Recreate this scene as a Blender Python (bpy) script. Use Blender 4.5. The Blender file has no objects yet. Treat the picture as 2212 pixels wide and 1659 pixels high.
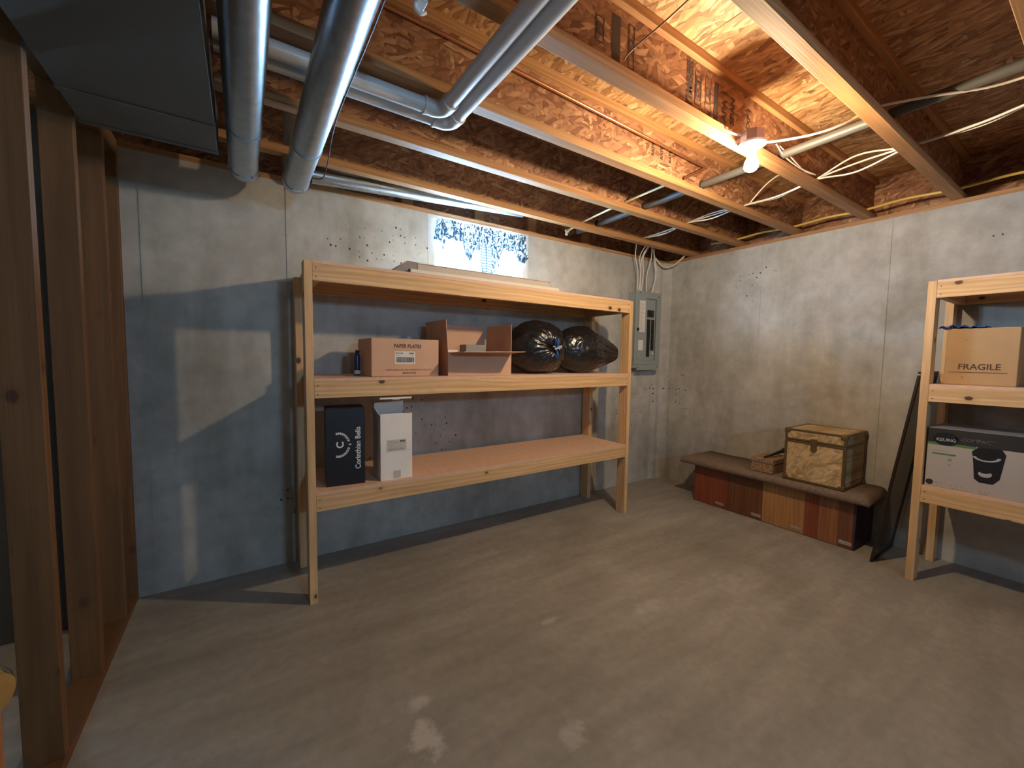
import bpy, bmesh, math, random
from mathutils import Vector, Matrix, noise
from math import sin, cos, pi, radians
R = random.Random(7)
S = bpy.context.scene
C = S.collection

# ------------------------------------------------------------------ camera, sky, exposure
def build_camera():
    yaw, pitch, roll, fpx = radians(33.41717), radians(3.80899), radians(0.78506), 880.896
    fw = Vector((sin(yaw)*cos(pitch), cos(yaw)*cos(pitch), -sin(pitch)))
    r0 = Vector((cos(yaw), -sin(yaw), 0)); u0 = r0.cross(fw)
    r = r0*cos(roll) + u0*sin(roll); u = -r0*sin(roll) + u0*cos(roll)
    cd = bpy.data.cameras.new('camera'); co = bpy.data.objects.new('camera', cd); C.objects.link(co)
    cd.sensor_width = 36.0; cd.sensor_fit = 'HORIZONTAL'; cd.lens = fpx/2212*36.0
    cd.clip_start = 0.02; cd.clip_end = 100
    m = Matrix((r, u, -fw)).transposed().to_4x4(); m.translation = Vector((0, 0, 1.32))
    co.matrix_world = m
    S.camera = co
build_camera()

W = bpy.data.worlds.new('sky'); S.world = W; W.use_nodes = True
bg = W.node_tree.nodes['Background']
bg.inputs['Color'].default_value = (0.42, 0.70, 1.0, 1)
bg.inputs['Strength'].default_value = 45.0
S.view_settings.view_transform = 'Standard'
S.view_settings.look = 'None'
S.view_settings.gamma = 1.0
S.view_settings.use_curve_mapping = False
S.view_settings.exposure = 2.3
BULB_STRENGTH = 325.0
BULB_COLOR = (1.0, 0.75, 0.47)
def portal(name, loc, rot, sx, sy):
    # marks a window opening so that the sky light through it is sampled well; gives off nothing itself
    l = bpy.data.lights.new(name, 'AREA'); l.shape = 'RECTANGLE'; l.size = sx; l.size_y = sy
    l.cycles.is_portal = True
    o = bpy.data.objects.new(name, l); C.objects.link(o); o.location = loc; o.rotation_euler = rot
portal('window_portal', (1.585, 3.05, 2.10), (radians(-90), 0, 0), .80, .46)
portal('window_portal', (-1.60, 3.05, 2.10), (radians(-90), 0, 0), .40, .48)
portal('window_portal', (.96, -2.79, 2.13), (radians(90), 0, 0), .42, .34)  # belongs to the fill opening added behind the camera
S.cycles.max_bounces = 10
S.cycles.diffuse_bounces = 8
S.cycles.transparent_max_bounces = 12

# ------------------------------------------------------------------ helpers
def node_mat(name):
    m = bpy.data.materials.new(name); m.use_nodes = True
    nt = m.node_tree; p = nt.nodes['Principled BSDF']
    return m, nt, p

def plain(name, col, rough=0.6, metal=0.0, bump=0.0, bscale=60.0, var=0.0, vscale=8.0, spec=None):
    m, nt, p = node_mat(name)
    p.inputs['Base Color'].default_value = (*col, 1); p.inputs['Roughness'].default_value = rough
    p.inputs['Metallic'].default_value = metal
    if spec is not None: p.inputs['Specular IOR Level'].default_value = spec
    tc = nt.nodes.new('ShaderNodeTexCoord')
    if var > 0:
        n = nt.nodes.new('ShaderNodeTexNoise'); n.inputs['Scale'].default_value = vscale; n.inputs['Detail'].default_value = 5
        nt.links.new(tc.outputs['Object'], n.inputs['Vector'])
        r = nt.nodes.new('ShaderNodeValToRGB'); r.color_ramp.elements[0].position = .3; r.color_ramp.elements[1].position = .7
        r.color_ramp.elements[0].color = (*[c*(1-var) for c in col], 1); r.color_ramp.elements[1].color = (*[min(1, c*(1+var)) for c in col], 1)
        nt.links.new(n.outputs['Fac'], r.inputs['Fac']); nt.links.new(r.outputs['Color'], p.inputs['Base Color'])
    if bump > 0:
        n = nt.nodes.new('ShaderNodeTexNoise'); n.inputs['Scale'].default_value = bscale; n.inputs['Detail'].default_value = 3
        nt.links.new(tc.outputs['Object'], n.inputs['Vector'])
        b = nt.nodes.new('ShaderNodeBump'); b.inputs['Strength'].default_value = bump; b.inputs['Distance'].default_value = .01
        nt.links.new(n.outputs['Fac'], b.inputs['Height']); nt.links.new(b.outputs['Normal'], p.inputs['Normal'])
    return m

def nmath(nt, op, a, b=None, c=None):
    n = nt.nodes.new('ShaderNodeMath'); n.operation = op
    for i, v in enumerate((a, b, c)):
        if v is None: continue
        if isinstance(v, (int, float)): n.inputs[i].default_value = v
        else: nt.links.new(v, n.inputs[i])
    return n.outputs[0]

def mapping(nt, src, scale=(1, 1, 1), rot=(0, 0, 0), loc=(0, 0, 0)):
    n = nt.nodes.new('ShaderNodeMapping')
    n.inputs['Scale'].default_value = scale; n.inputs['Rotation'].default_value = rot; n.inputs['Location'].default_value = loc
    nt.links.new(src, n.inputs['Vector']); return n.outputs[0]

def mixc(nt, fac, a, b, mode='MIX'):
    n = nt.nodes.new('ShaderNodeMix'); n.data_type = 'RGBA'; n.blend_type = mode
    if isinstance(fac, (int, float)): n.inputs[0].default_value = fac
    else: nt.links.new(fac, n.inputs[0])
    for i, v in ((6, a), (7, b)):
        if isinstance(v, tuple): n.inputs[i].default_value = (*v, 1)
        else: nt.links.new(v, n.inputs[i])
    return n.outputs[2]

def ramp(nt, fac, stops):
    n = nt.nodes.new('ShaderNodeValToRGB'); cr = n.color_ramp
    while len(cr.elements) < len(stops): cr.elements.new(.5)
    for e, (p, c) in zip(cr.elements, stops): e.position = p; e.color = (*c, 1)
    nt.links.new(fac, n.inputs[0]); return n.outputs[0]

def objcoord(nt, rnd=0.0):
    tc = nt.nodes.new('ShaderNodeTexCoord'); v = tc.outputs['Object']
    if rnd:
        oi = nt.nodes.new('ShaderNodeObjectInfo')
        mu = nt.nodes.new('ShaderNodeVectorMath'); mu.operation = 'MULTIPLY_ADD'
        cb = nt.nodes.new('ShaderNodeCombineXYZ')
        for i, k in enumerate((1.0, 1.7, 2.3)):
            nt.links.new(nmath(nt, 'MULTIPLY', oi.outputs['Random'], k*rnd), cb.inputs[i])
        ad = nt.nodes.new('ShaderNodeVectorMath'); ad.operation = 'ADD'
        nt.links.new(v, ad.inputs[0]); nt.links.new(cb.outputs[0], ad.inputs[1]); v = ad.outputs[0]
    return v

def noise_tex(nt, vec, scale, detail=4, rough=.5, dist=0.0):
    n = nt.nodes.new('ShaderNodeTexNoise'); n.inputs['Scale'].default_value = scale
    n.inputs['Detail'].default_value = detail; n.inputs['Roughness'].default_value = rough
    n.inputs['Distortion'].default_value = dist
    nt.links.new(vec, n.inputs['Vector']); return n.outputs['Fac']

def pine(axis, light, dark, name, knots=True, rough=.62):
    m, nt, p = node_mat(name)
    v = objcoord(nt, 9.0)
    st = {'x': (1.2, 26, 26), 'y': (26, 1.2, 26), 'z': (26, 26, 1.2)}[axis]
    fine = {'x': (4, 160, 160), 'y': (160, 4, 160), 'z': (160, 160, 4)}[axis]
    g = noise_tex(nt, mapping(nt, v, st), 1.0, 5, .6, .6)
    f = noise_tex(nt, mapping(nt, v, fine), 1.0, 2, .5)
    w = nt.nodes.new('ShaderNodeTexWave'); w.wave_type = 'BANDS'
    w.bands_direction = 'Z' if axis in 'xy' else 'Y'
    w.inputs['Scale'].default_value = 12; w.inputs['Distortion'].default_value = 9; w.inputs['Detail'].default_value = 2
    w.inputs['Detail Scale'].default_value = .8
    wm = {'x': (.12, 1, 1), 'y': (1, .12, 1), 'z': (1, 1, .12)}[axis]
    nt.links.new(mapping(nt, v, wm), w.inputs['Vector'])
    base = ramp(nt, g, [(.3, dark), (.62, light)])
    base = mixc(nt, nmath(nt, 'MULTIPLY', w.outputs['Fac'], .36), base, tuple(c*.62 for c in dark))
    base = mixc(nt, nmath(nt, 'MULTIPLY', f, .16), base, tuple(c*.7 for c in dark))
    if knots:
        vo = nt.nodes.new('ShaderNodeTexVoronoi'); vo.inputs['Scale'].default_value = 1.0
        ks = {'x': (5.5, 8, 8), 'y': (8, 5.5, 8), 'z': (8, 8, 5.5)}[axis]
        nt.links.new(mapping(nt, v, ks), vo.inputs['Vector'])
        kk = ramp(nt, vo.outputs['Distance'], [(.09, (1, 1, 1)), (.125, (0, 0, 0))])
        ring = ramp(nt, vo.outputs['Distance'], [(.10, (1, 1, 1)), (.26, (0, 0, 0))])
        base = mixc(nt, nmath(nt, 'MULTIPLY', ring, .35), base, tuple(c*.7 for c in dark))
        base = mixc(nt, kk, base, (.085, .032, .012))
    nt.links.new(base, p.inputs['Base Color'])
    p.inputs['Roughness'].default_value = rough
    b = nt.nodes.new('ShaderNodeBump'); b.inputs['Strength'].default_value = .25; b.inputs['Distance'].default_value = .002
    nt.links.new(f, b.inputs['Height']); nt.links.new(b.outputs[0], p.inputs['Normal'])
    return m

def osb(name, plane, tones, turn=0.0, size=1.0, bump=.35):
    """strand board: four layers of long flakes, each at its own angle, lying over one another"""
    m, nt, p = node_mat(name)
    v = objcoord(nt, 5.0)
    if plane == 'xz': v = mapping(nt, v, rot=(radians(90), 0, 0))
    if plane == 'yz': v = mapping(nt, mapping(nt, v, rot=(0, 0, radians(90))), rot=(radians(90), 0, 0))
    wob = nt.nodes.new('ShaderNodeTexNoise'); wob.inputs['Scale'].default_value = 14/size; wob.inputs['Detail'].default_value = 2
    nt.links.new(v, wob.inputs['Vector'])
    va = nt.nodes.new('ShaderNodeVectorMath'); va.operation = 'MULTIPLY_ADD'
    nt.links.new(wob.outputs['Color'], va.inputs[0]); va.inputs[1].default_value = (.022*size,)*3
    nt.links.new(v, va.inputs[2]); v = va.outputs[0]
    col = None; hgt = None
    for k, (ang, su, sv) in enumerate([(8, 11, 46), (-38, 13, 52), (47, 12, 60), (90, 15, 48), (-14, 10, 70), (22, 16, 64)]):
        vo = nt.nodes.new('ShaderNodeTexVoronoi'); vo.voronoi_dimensions = '2D'; vo.inputs['Scale'].default_value = 1.0/size
        a = radians(ang + turn)
        mp = mapping(nt, v, rot=(0, 0, a)); mp = mapping(nt, mp, scale=(su, sv, 1), loc=(k*3.7, k*9.1, 0))
        nt.links.new(mp, vo.inputs['Vector'])
        sp = nt.nodes.new('ShaderNodeSeparateColor'); nt.links.new(vo.outputs['Color'], sp.inputs[0])
        c = ramp(nt, sp.outputs[0], [(0.0, tones[0]), (.2, tones[1]), (.55, tones[2]), (.85, tones[3]), (1.0, tones[4])])
        edge = ramp(nt, vo.outputs['Distance'], [(.38, (1, 1, 1)), (.62, (.72, .72, .72))])
        c = mixc(nt, 1.0, c, edge, 'MULTIPLY')
        if col is None: col = c; hgt = sp.outputs[1]
        else:
            pick = nmath(nt, 'GREATER_THAN', sp.outputs[1], .56)
            col = mixc(nt, pick, col, c)
            hm = nt.nodes.new('ShaderNodeMix'); nt.links.new(pick, hm.inputs[0]); nt.links.new(hgt, hm.inputs[2]); nt.links.new(sp.outputs[1], hm.inputs[3])
            hgt = hm.outputs[0]
    big = noise_tex(nt, v, 2.2, 2)
    col = mixc(nt, 1.0, col, ramp(nt, big, [(.3, (.8, .76, .74)), (.7, (1.06, 1.05, 1.02))]), 'MULTIPLY')
    nt.links.new(col, p.inputs['Base Color']); p.inputs['Roughness'].default_value = .58
    b = nt.nodes.new('ShaderNodeBump'); b.inputs['Strength'].default_value = bump; b.inputs['Distance'].default_value = .002
    nt.links.new(hgt, b.inputs['Height']); nt.links.new(b.outputs[0], p.inputs['Normal'])
    return m

def concrete_wall():
    m, nt, p = node_mat('poured_concrete')
    v = objcoord(nt)
    a = noise_tex(nt, v, 1.4, 6, .6, .4); b2 = noise_tex(nt, v, 9, 6, .65)
    vert = noise_tex(nt, mapping(nt, v, (3.2, 3.2, .7)), 1.0, 4, .6)
    col = ramp(nt, a, [(.28, (.34, .325, .29)), (.5, (.46, .445, .41)), (.72, (.57, .56, .52))])
    col = mixc(nt, 1.0, col, ramp(nt, b2, [(.3, (.82, .82, .81)), (.7, (1.1, 1.1, 1.1))]), 'MULTIPLY')
    col = mixc(nt, 1.0, col, ramp(nt, vert, [(.34, (.78, .755, .71)), (.55, (1.03, 1.03, 1.03))]), 'MULTIPLY')
    # bug holes: small dark pits in clusters
    vo = nt.nodes.new('ShaderNodeTexVoronoi'); vo.inputs['Scale'].default_value = 26; sq = nt.nodes.new('ShaderNodeSeparateXYZ'); nt.links.new(v, sq.inputs[0]); cq = nt.nodes.new('ShaderNodeCombineXYZ')
    nt.links.new(nmath(nt, 'ADD', sq.outputs[0], sq.outputs[1]), cq.inputs[0]); nt.links.new(nmath(nt, 'MULTIPLY', sq.outputs[2], .8), cq.inputs[1])
    vo.voronoi_dimensions = '2D'; nt.links.new(cq.outputs[0], vo.inputs['Vector'])
    sp = nt.nodes.new('ShaderNodeSeparateColor'); nt.links.new(vo.outputs['Color'], sp.inputs[0])
    size = nmath(nt, 'MULTIPLY', sp.outputs[0], .17)
    pit = nmath(nt, 'LESS_THAN', vo.outputs['Distance'], size)
    keep = nmath(nt, 'GREATER_THAN', sp.outputs[1], .55)
    sx = nt.nodes.new('ShaderNodeSeparateXYZ'); nt.links.new(v, sx.inputs[0])
    px_ = nmath(nt, 'DIVIDE', nmath(nt, 'SUBTRACT', sx.outputs[0], .82), .42); pz_ = nmath(nt, 'DIVIDE', nmath(nt, 'SUBTRACT', sx.outputs[2], 2.02), .20)
    near = nmath(nt, 'ADD', nmath(nt, 'MULTIPLY', px_, px_), nmath(nt, 'MULTIPLY', pz_, pz_))
    zone = nmath(nt, 'ADD', nmath(nt, 'GREATER_THAN', noise_tex(nt, mapping(nt, v, loc=(2.1, 0, .4)), 1.3, 2), .66), nmath(nt, 'LESS_THAN', nmath(nt, 'ADD', near, noise_tex(nt, v, 6, 2)), 1.3))
    zone = nmath(nt, 'MINIMUM', zone, 1.0)
    pit = nmath(nt, 'MULTIPLY', nmath(nt, 'MULTIPLY', pit, keep), zone)
    col = mixc(nt, pit, col, (.05, .048, .045))
    nt.links.new(col, p.inputs['Base Color']); p.inputs['Roughness'].default_value = .85
    h = nmath(nt, 'SUBTRACT', nmath(nt, 'MULTIPLY', b2, .5), nmath(nt, 'MULTIPLY', pit, 1.0))
    b = nt.nodes.new('ShaderNodeBump'); b.inputs['Strength'].default_value = .35; b.inputs['Distance'].default_value = .006
    nt.links.new(h, b.inputs['Height']); nt.links.new(b.outputs[0], p.inputs['Normal'])
    return m

def concrete_floor():
    m, nt, p = node_mat('slab_concrete')
    v = objcoord(nt)
    a = noise_tex(nt, v, 1.1, 7, .62, .5); f = noise_tex(nt, v, 22, 5, .6)
    sw = noise_tex(nt, mapping(nt, v, (1.0, 5.5, 1), rot=(0, 0, radians(28))), 1.6, 4, .6)
    col = ramp(nt, a, [(.3, (.26, .235, .20)), (.52, (.335, .308, .27)), (.75, (.41, .38, .34))])
    col = mixc(nt, 1.0, col, ramp(nt, sw, [(.35, (.86, .86, .86)), (.68, (1.1, 1.1, 1.1))]), 'MULTIPLY')
    col = mixc(nt, 1.0, col, ramp(nt, f, [(.35, (.92, .92, .92)), (.65, (1.05, 1.05, 1.05))]), 'MULTIPLY')
    sep = nt.nodes.new('ShaderNodeSeparateXYZ'); nt.links.new(v, sep.inputs[0])
    rag = noise_tex(nt, v, 13, 5, .65)
    for (x, y, rx, ry, s) in [(.515, 1.41, .055, .035, .5), (.50, 1.26, .065, .09, .6), (.93, 1.0, .07, .05, .35), (1.26, 1.53, .06, .03, .4), (1.77, 1.34, .13, .05, .3), (.26, 2.66, .16, .06, .35), (2.5, 1.2, .3, .1, .16)]:
        dx = nmath(nt, 'DIVIDE', nmath(nt, 'SUBTRACT', sep.outputs[0], x), rx)
        dy = nmath(nt, 'DIVIDE', nmath(nt, 'SUBTRACT', sep.outputs[1], y), ry)
        d = nmath(nt, 'ADD', nmath(nt, 'MULTIPLY', dx, dx), nmath(nt, 'MULTIPLY', dy, dy))
        d = nmath(nt, 'ADD', d, nmath(nt, 'MULTIPLY', nmath(nt, 'SUBTRACT', rag, .5), 4.5))
        k = ramp(nt, d, [(.0, (s, s, s)), (1.0, (0, 0, 0))])
        col = mixc(nt, k, col, (.62, .60, .56))
    nt.links.new(col, p.inputs['Base Color']); p.inputs['Roughness'].default_value = .66
    b = nt.nodes.new('ShaderNodeBump'); b.inputs['Strength'].default_value = .12; b.inputs['Distance'].default_value = .004
    nt.links.new(f, b.inputs['Height']); nt.links.new(b.outputs[0], p.inputs['Normal'])
    return m

# ---- bmesh builders
class MB:
    def __init__(s): s.bm = bmesh.new()
    def box(s, x0, x1, y0, y1, z0, z1, bev=0.0):
        t = bmesh.new()
        bmesh.ops.create_cube(t, size=1)
        for v in t.verts:
            v.co = Vector((x0 + (v.co.x+.5)*(x1-x0), y0 + (v.co.y+.5)*(y1-y0), z0 + (v.co.z+.5)*(z1-z0)))
        if bev: bmesh.ops.bevel(t, geom=t.edges[:], offset=bev, segments=2, affect='EDGES', profile=.5)
        s.merge(t); return s
    def merge(s, t, mat=None):
        me = bpy.data.meshes.new('tmp'); t.to_mesh(me); t.free()
        if mat is not None: me.transform(mat)
        s.bm.from_mesh(me); bpy.data.meshes.remove(me)
    def prism(s, pts, axis, a0, a1):
        """pts polygon in the two other axes, extruded along axis"""
        f = {'x': lambda p, a: (a, p[0], p[1]), 'y': lambda p, a: (p[0], a, p[1]), 'z': lambda p, a: (p[0], p[1], a)}[axis]
        A = [s.bm.verts.new(f(p, a0)) for p in pts]; B = [s.bm.verts.new(f(p, a1)) for p in pts]
        s.bm.faces.new(A); s.bm.faces.new(B[::-1]); n = len(pts)
        for i in range(n): s.bm.faces.new((A[i], B[i], B[(i+1) % n], A[(i+1) % n]))
        return s
    def quadsolid(s, corners, th):
        """a slab: four 3D corners, thickness along its normal"""
        c = [Vector(q) for q in corners]; n = (c[1]-c[0]).cross(c[3]-c[0]).normalized()*th
        A = [s.bm.verts.new(q) for q in c]; B = [s.bm.verts.new(q+n) for q in c]
        s.bm.faces.new(A[::-1]); s.bm.faces.new(B)
        for i in range(4): s.bm.faces.new((A[i], A[(i+1) % 4], B[(i+1) % 4], B[i]))
        return s
    def tube(s, pts, r, seg=10, smooth=True, caps=True):
        P = [Vector(p) for p in pts]
        if smooth and len(P) > 2:
            Q = []
            for i in range(len(P)-1):
                a = P[max(i-1, 0)]; b = P[i]; c = P[i+1]; d = P[min(i+2, len(P)-1)]
                for k in range(8):
                    t = k/8
                    Q.append(.5*((2*b) + (c-a)*t + (2*a-5*b+4*c-d)*t*t + (3*b-a-3*c+d)*t**3))
            Q.append(P[-1]); P = Q
        up = None; prev = None
        for i, q in enumerate(P):
            T = (P[min(i+1, len(P)-1)] - P[max(i-1, 0)]).normalized()
            if up is None:
                up = Vector((0, 0, 1)) if abs(T.z) < .9 else Vector((0, 1, 0))
            up = (up - T*up.dot(T)).normalized(); sd = T.cross(up)
            rr = r(i/(len(P)-1)) if callable(r) else r
            ring = [s.bm.verts.new(q + (up*cos(2*pi*k/seg) + sd*sin(2*pi*k/seg))*rr) for k in range(seg)]
            if prev:
                for k in range(seg): s.bm.faces.new((prev[k], prev[(k+1) % seg], ring[(k+1) % seg], ring[k]))
            elif caps: s.bm.faces.new(ring[::-1])
            prev = ring
        if caps: s.bm.faces.new(prev)
        return s
    def lathe(s, prof, c, seg=24, axis='z', tilt=None):
        """prof list of (radius, height) about an axis through c"""
        rows = []
        for (r, h) in prof:
            row = []
            for k in range(seg):
                a = 2*pi*k/seg
                if axis == 'z': q = Vector((r*cos(a), r*sin(a), h))
                elif axis == 'y': q = Vector((r*cos(a), h, r*sin(a)))
                else: q = Vector((h, r*cos(a), r*sin(a)))
                if tilt: q = tilt @ q
                row.append(s.bm.verts.new(q + Vector(c)))
            rows.append(row)
        for a, b in zip(rows, rows[1:]):
            for k in range(seg): s.bm.faces.new((a[k], a[(k+1) % seg], b[(k+1) % seg], b[k]))
        if prof[0][0] > 1e-5: s.bm.faces.new(rows[0])
        if prof[-1][0] > 1e-5: s.bm.faces.new(rows[-1][::-1])
        return s

def base_of(o):
    v = Vector((0, 0, 0))
    while o is not None: v = v + o.location; o = o.parent
    return v

def obj(name, mb, mat, parent=None, smooth=False, local=False, label=None):
    """link a builder's mesh as ONE object; unless local, its coordinates are world ones"""
    bm = mb.bm; bmesh.ops.remove_doubles(bm, verts=bm.verts, dist=1e-6)
    bmesh.ops.recalc_face_normals(bm, faces=bm.faces)
    if parent is not None and not local: bmesh.ops.translate(bm, verts=bm.verts, vec=-base_of(parent))
    me = bpy.data.meshes.new(name); bm.to_mesh(me); bm.free()
    if mat: me.materials.append(mat)
    if smooth:
        for f in me.polygons: f.use_smooth = True
        if smooth == 'auto':
            me.set_sharp_from_angle(angle=radians(38))
    o = bpy.data.objects.new(name, me); C.objects.link(o)
    if parent is not None: o.parent = parent
    if label: o['label'] = label
    return o

def tag(o, label, cat, group=None):
    o['label'] = label; o['category'] = cat
    if group: o['group'] = group
    return o

def thing(name, label, cat, loc, rz=0.0, group=None):
    o = bpy.data.objects.new(name, None); C.objects.link(o)
    o.empty_display_size = .1
    o.location = loc; o.rotation_euler = (0, 0, rz)
    return tag(o, label, cat, group)

def struct(name, mb, mat, smooth=False):
    o = obj(name, mb, mat, smooth=smooth); o['kind'] = 'structure'; return o

def copy_tree(o, parent=None):
    c = o.copy(); C.objects.link(c); c.parent = parent
    for ch in list(o.children): copy_tree(ch, c)
    return c

FONT = bpy.data.fonts.load('<builtin>') if '<builtin>' in [f.filepath for f in bpy.data.fonts] else None
def text(name, body, size, mat, parent, M, align='CENTER', bold=0.0, xs=1.0, label=None):
    """flat print: lettering turned into a mesh and laid on a face of its parent (M in the parent's own frame)"""
    cu = bpy.data.curves.new('lettering', 'FONT'); cu.body = body; cu.size = size
    cu.align_x = align; cu.align_y = 'CENTER'; cu.offset = bold; cu.resolution_u = 4
    t = bpy.data.objects.new('lettering', cu); C.objects.link(t)
    bpy.context.view_layer.update()
    me = bpy.data.meshes.new_from_object(t.evaluated_get(bpy.context.evaluated_depsgraph_get()))
    bpy.data.objects.remove(t); bpy.data.curves.remove(cu)
    me.materials.clear(); me.materials.append(mat)
    me.transform(M @ Matrix.Diagonal((xs, 1, 1, 1)))
    o = bpy.data.objects.new(name, me); C.objects.link(o); o.parent = parent
    if label: o['label'] = label
    return o

def face_front(x, y, z, roll=0.0):
    """frame lying on a face that looks to -y (reads left to right along +x)"""
    return Matrix.Translation((x, y, z)) @ Matrix.Rotation(radians(90), 4, 'X') @ Matrix.Rotation(roll, 4, 'Z')

# ------------------------------------------------------------------ materials
M = {}
M['wall'] = concrete_wall()
M['floor'] = concrete_floor()
TL = (.82, .54, .28); TD = (.60, .355, .155)
for a in 'xyz': M['pine_'+a] = pine(a, TL, TD, 'pine_'+a)
FL = (.50, .27, .115); FD = (.36, .17, .065)
for a in 'xy': M['flange_'+a] = pine(a, FL, FD, 'flange_'+a, knots=False)
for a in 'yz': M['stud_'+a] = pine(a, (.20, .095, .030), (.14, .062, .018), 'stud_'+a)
web_t = [(.17, .070, .036), (.26, .115, .060), (.34, .165, .088), (.42, .225, .125), (.54, .33, .19)]
M['web'] = osb('joist_strand_board', 'xz', web_t, turn=6, size=1.15)
M['web_y'] = osb('rim_strand_board', 'yz', web_t, turn=6, size=1.15)
sub_t = [(.26, .12, .05), (.40, .21, .09), (.54, .31, .14), (.64, .41, .21), (.74, .53, .31)]
M['sub'] = osb('subfloor_strand_board', 'xy', sub_t, turn=80, size=1.25)
trk_t = [(.40, .26, .12), (.50, .35, .17), (.56, .40, .21), (.62, .46, .25), (.68, .52, .31)]
M['trunk_board'] = osb('trunk_strand_board', 'yz', trk_t, turn=30, size=1.2, bump=.15)
M['shelf_board'] = plain('hardboard', (.70, .46, .32), .7, var=.07, vscale=25)
M['galv'] = plain('galvanised_steel', (.46, .52, .57), .34, 1.0, bump=.12, bscale=25, var=.10, vscale=30)
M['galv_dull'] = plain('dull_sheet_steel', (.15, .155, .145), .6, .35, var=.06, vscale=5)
M['pvc'] = plain('white_pvc', (.66, .68, .69), .32)
M['pvc_grey'] = plain('grey_pipe', (.095, .095, .09), .45)
M['copper'] = plain('copper_pipe', (.62, .30, .16), .35, .9)
M['cream_pex'] = plain('cream_tube', (.70, .60, .38), .5)
M['yellow'] = plain('yellow_tube', (.72, .52, .14), .5)
M['cable'] = plain('white_cable', (.74, .72, .68), .5)
M['cable_black'] = plain('black_cable', (.02, .02, .025), .5)
M['cable_brown'] = plain('brown_wire', (.32, .15, .08), .45)
M['panel_grey'] = plain('grey_enamel', (.30, .335, .325), .45)
M['black_plastic'] = plain('black_plastic', (.015, .015, .016), .4)
M['paper'] = plain('white_paper', (.74, .72, .66), .8)
M['card'] = plain('cardboard', (.62, .39, .26), .82, var=.05, vscale=10)
M['card_dark'] = plain('cardboard_dull', (.36, .22, .14), .85, var=.06, vscale=10)
M['card_tan'] = plain('cardboard_tan', (.47, .29, .14), .82, var=.05, vscale=10)
M['white_box'] = plain('white_card', (.85, .81, .76), .75, var=.04, vscale=9)
M['black_box'] = plain('black_card', (.009, .0095, .014), .45)
M['ink'] = plain('dark_ink', (.07, .035, .025), .8)
M['ink_grey'] = plain('grey_ink', (.28, .26, .25), .8)
M['ink_black'] = plain('black_ink', (.02, .02, .02), .7)
M['ink_white'] = plain('silver_ink', (.88, .88, .88), .5)
M['ink_osb'] = plain('stamp_ink', (.055, .035, .028), .8)
M['tape'] = plain('paper_tape', (.55, .50, .45), .5)
M['nail'] = plain('nail_steel', (.10, .08, .07), .5, .6)
M['knob_brass'] = plain('polished_brass', (.75, .55, .25), .12, 1.0)
M['chrome'] = plain('chrome', (.8, .8, .8), .15, 1.0)
M['door'] = pine('z', (.42, .17, .05), (.30, .10, .03), 'door_wood', knots=False)
M['steel_dark'] = plain('aged_brass_trim', (.20, .135, .06), .42, .7)
M['carpet'] = plain('carpet_pile', (.27, .19, .135), 1.0, bump=1.0, bscale=220, var=.22, vscale=60)
M['blue_plastic'] = plain('blue_plastic', (.02, .11, .42), .45)
M['blue_bottle'] = plain('dark_blue_plastic', (.012, .03, .10), .35)
M['frame_white'] = plain('white_frame', (.66, .66, .64), .45)
M['board_white'] = plain('painted_board', (.70, .65, .57), .55)
M['board_beige'] = plain('beige_carton', (.50, .44, .38), .7, var=.05)
M['board_grey'] = plain('grey_moulding', (.24, .21, .20), .6)
M['buck'] = plain('window_buck', (.50, .48, .44), .8, var=.08, vscale=12)
M['foam'] = plain('cream_foam', (.72, .62, .42), .9, bump=.8, bscale=40)
M['porcelain'] = plain('white_porcelain', (.80, .78, .70), .25)
M['boxmetal'] = plain('steel_box', (.36, .24, .20), .5, .4)
M['purple'] = plain('dark_side_panel', (.055, .028, .05), .6)
M['wicker'] = plain('patterned_brown', (.30, .18, .09), .7, bump=.6, bscale=90, var=.55, vscale=70)
M['silver_print'] = plain('silver_print', (.42, .42, .43), .4)
M['green_print'] = plain('green_print', (.10, .20, .05), .6)
M['grey_top'] = plain('pale_grey_card', (.26, .28, .32), .45)
M['screen_frame'] = plain('dark_bronze', (.03, .018, .012), .5, .3)
M['shade_black'] = plain('shade_dark_panel', (.07, .068, .062), .9)  # dark colour stands in for shade behind the studs
M['box_wrap'] = plain('grey_carton', (.30, .29, .27), .7)
for nm, c1, c2 in (('front_red', (.30, .075, .035), (.20, .045, .02)), ('front_brown', (.20, .075, .030), (.13, .045, .018)),
                   ('front_light', (.47, .235, .085), (.36, .165, .055)), ('front_mid', (.34, .14, .055), (.25, .09, .035))):
    M[nm] = pine('z', c1, c2, nm, knots=False, rough=.45)

def mesh_screen():
    m, nt, p = node_mat('insect_mesh')
    p.inputs['Base Color'].default_value = (.05, .05, .05, 1)
    t = nt.nodes.new('ShaderNodeBsdfTransparent'); mx = nt.nodes.new('ShaderNodeMixShader'); mx.inputs[0].default_value = .62
    nt.links.new(t.outputs[0], mx.inputs[1]); nt.links.new(p.outputs[0], mx.inputs[2])
    nt.links.new(mx.outputs[0], nt.nodes['Material Output'].inputs['Surface']); return m
M['mesh'] = mesh_screen()
def glass():
    m, nt, p = node_mat('window_glass')
    p.inputs['Base Color'].default_value = (.9, .95, 1, 1); p.inputs['Roughness'].default_value = .02
    t = nt.nodes.new('ShaderNodeBsdfTransparent'); t.inputs[0].default_value = (.93, .96, .98, 1)
    mx = nt.nodes.new('ShaderNodeMixShader'); mx.inputs[0].default_value = .08
    nt.links.new(t.outputs[0], mx.inputs[1]); nt.links.new(p.outputs[0], mx.inputs[2])
    nt.links.new(mx.outputs[0], nt.nodes['Material Output'].inputs['Surface']); return m
M['glass'] = glass()
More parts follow.
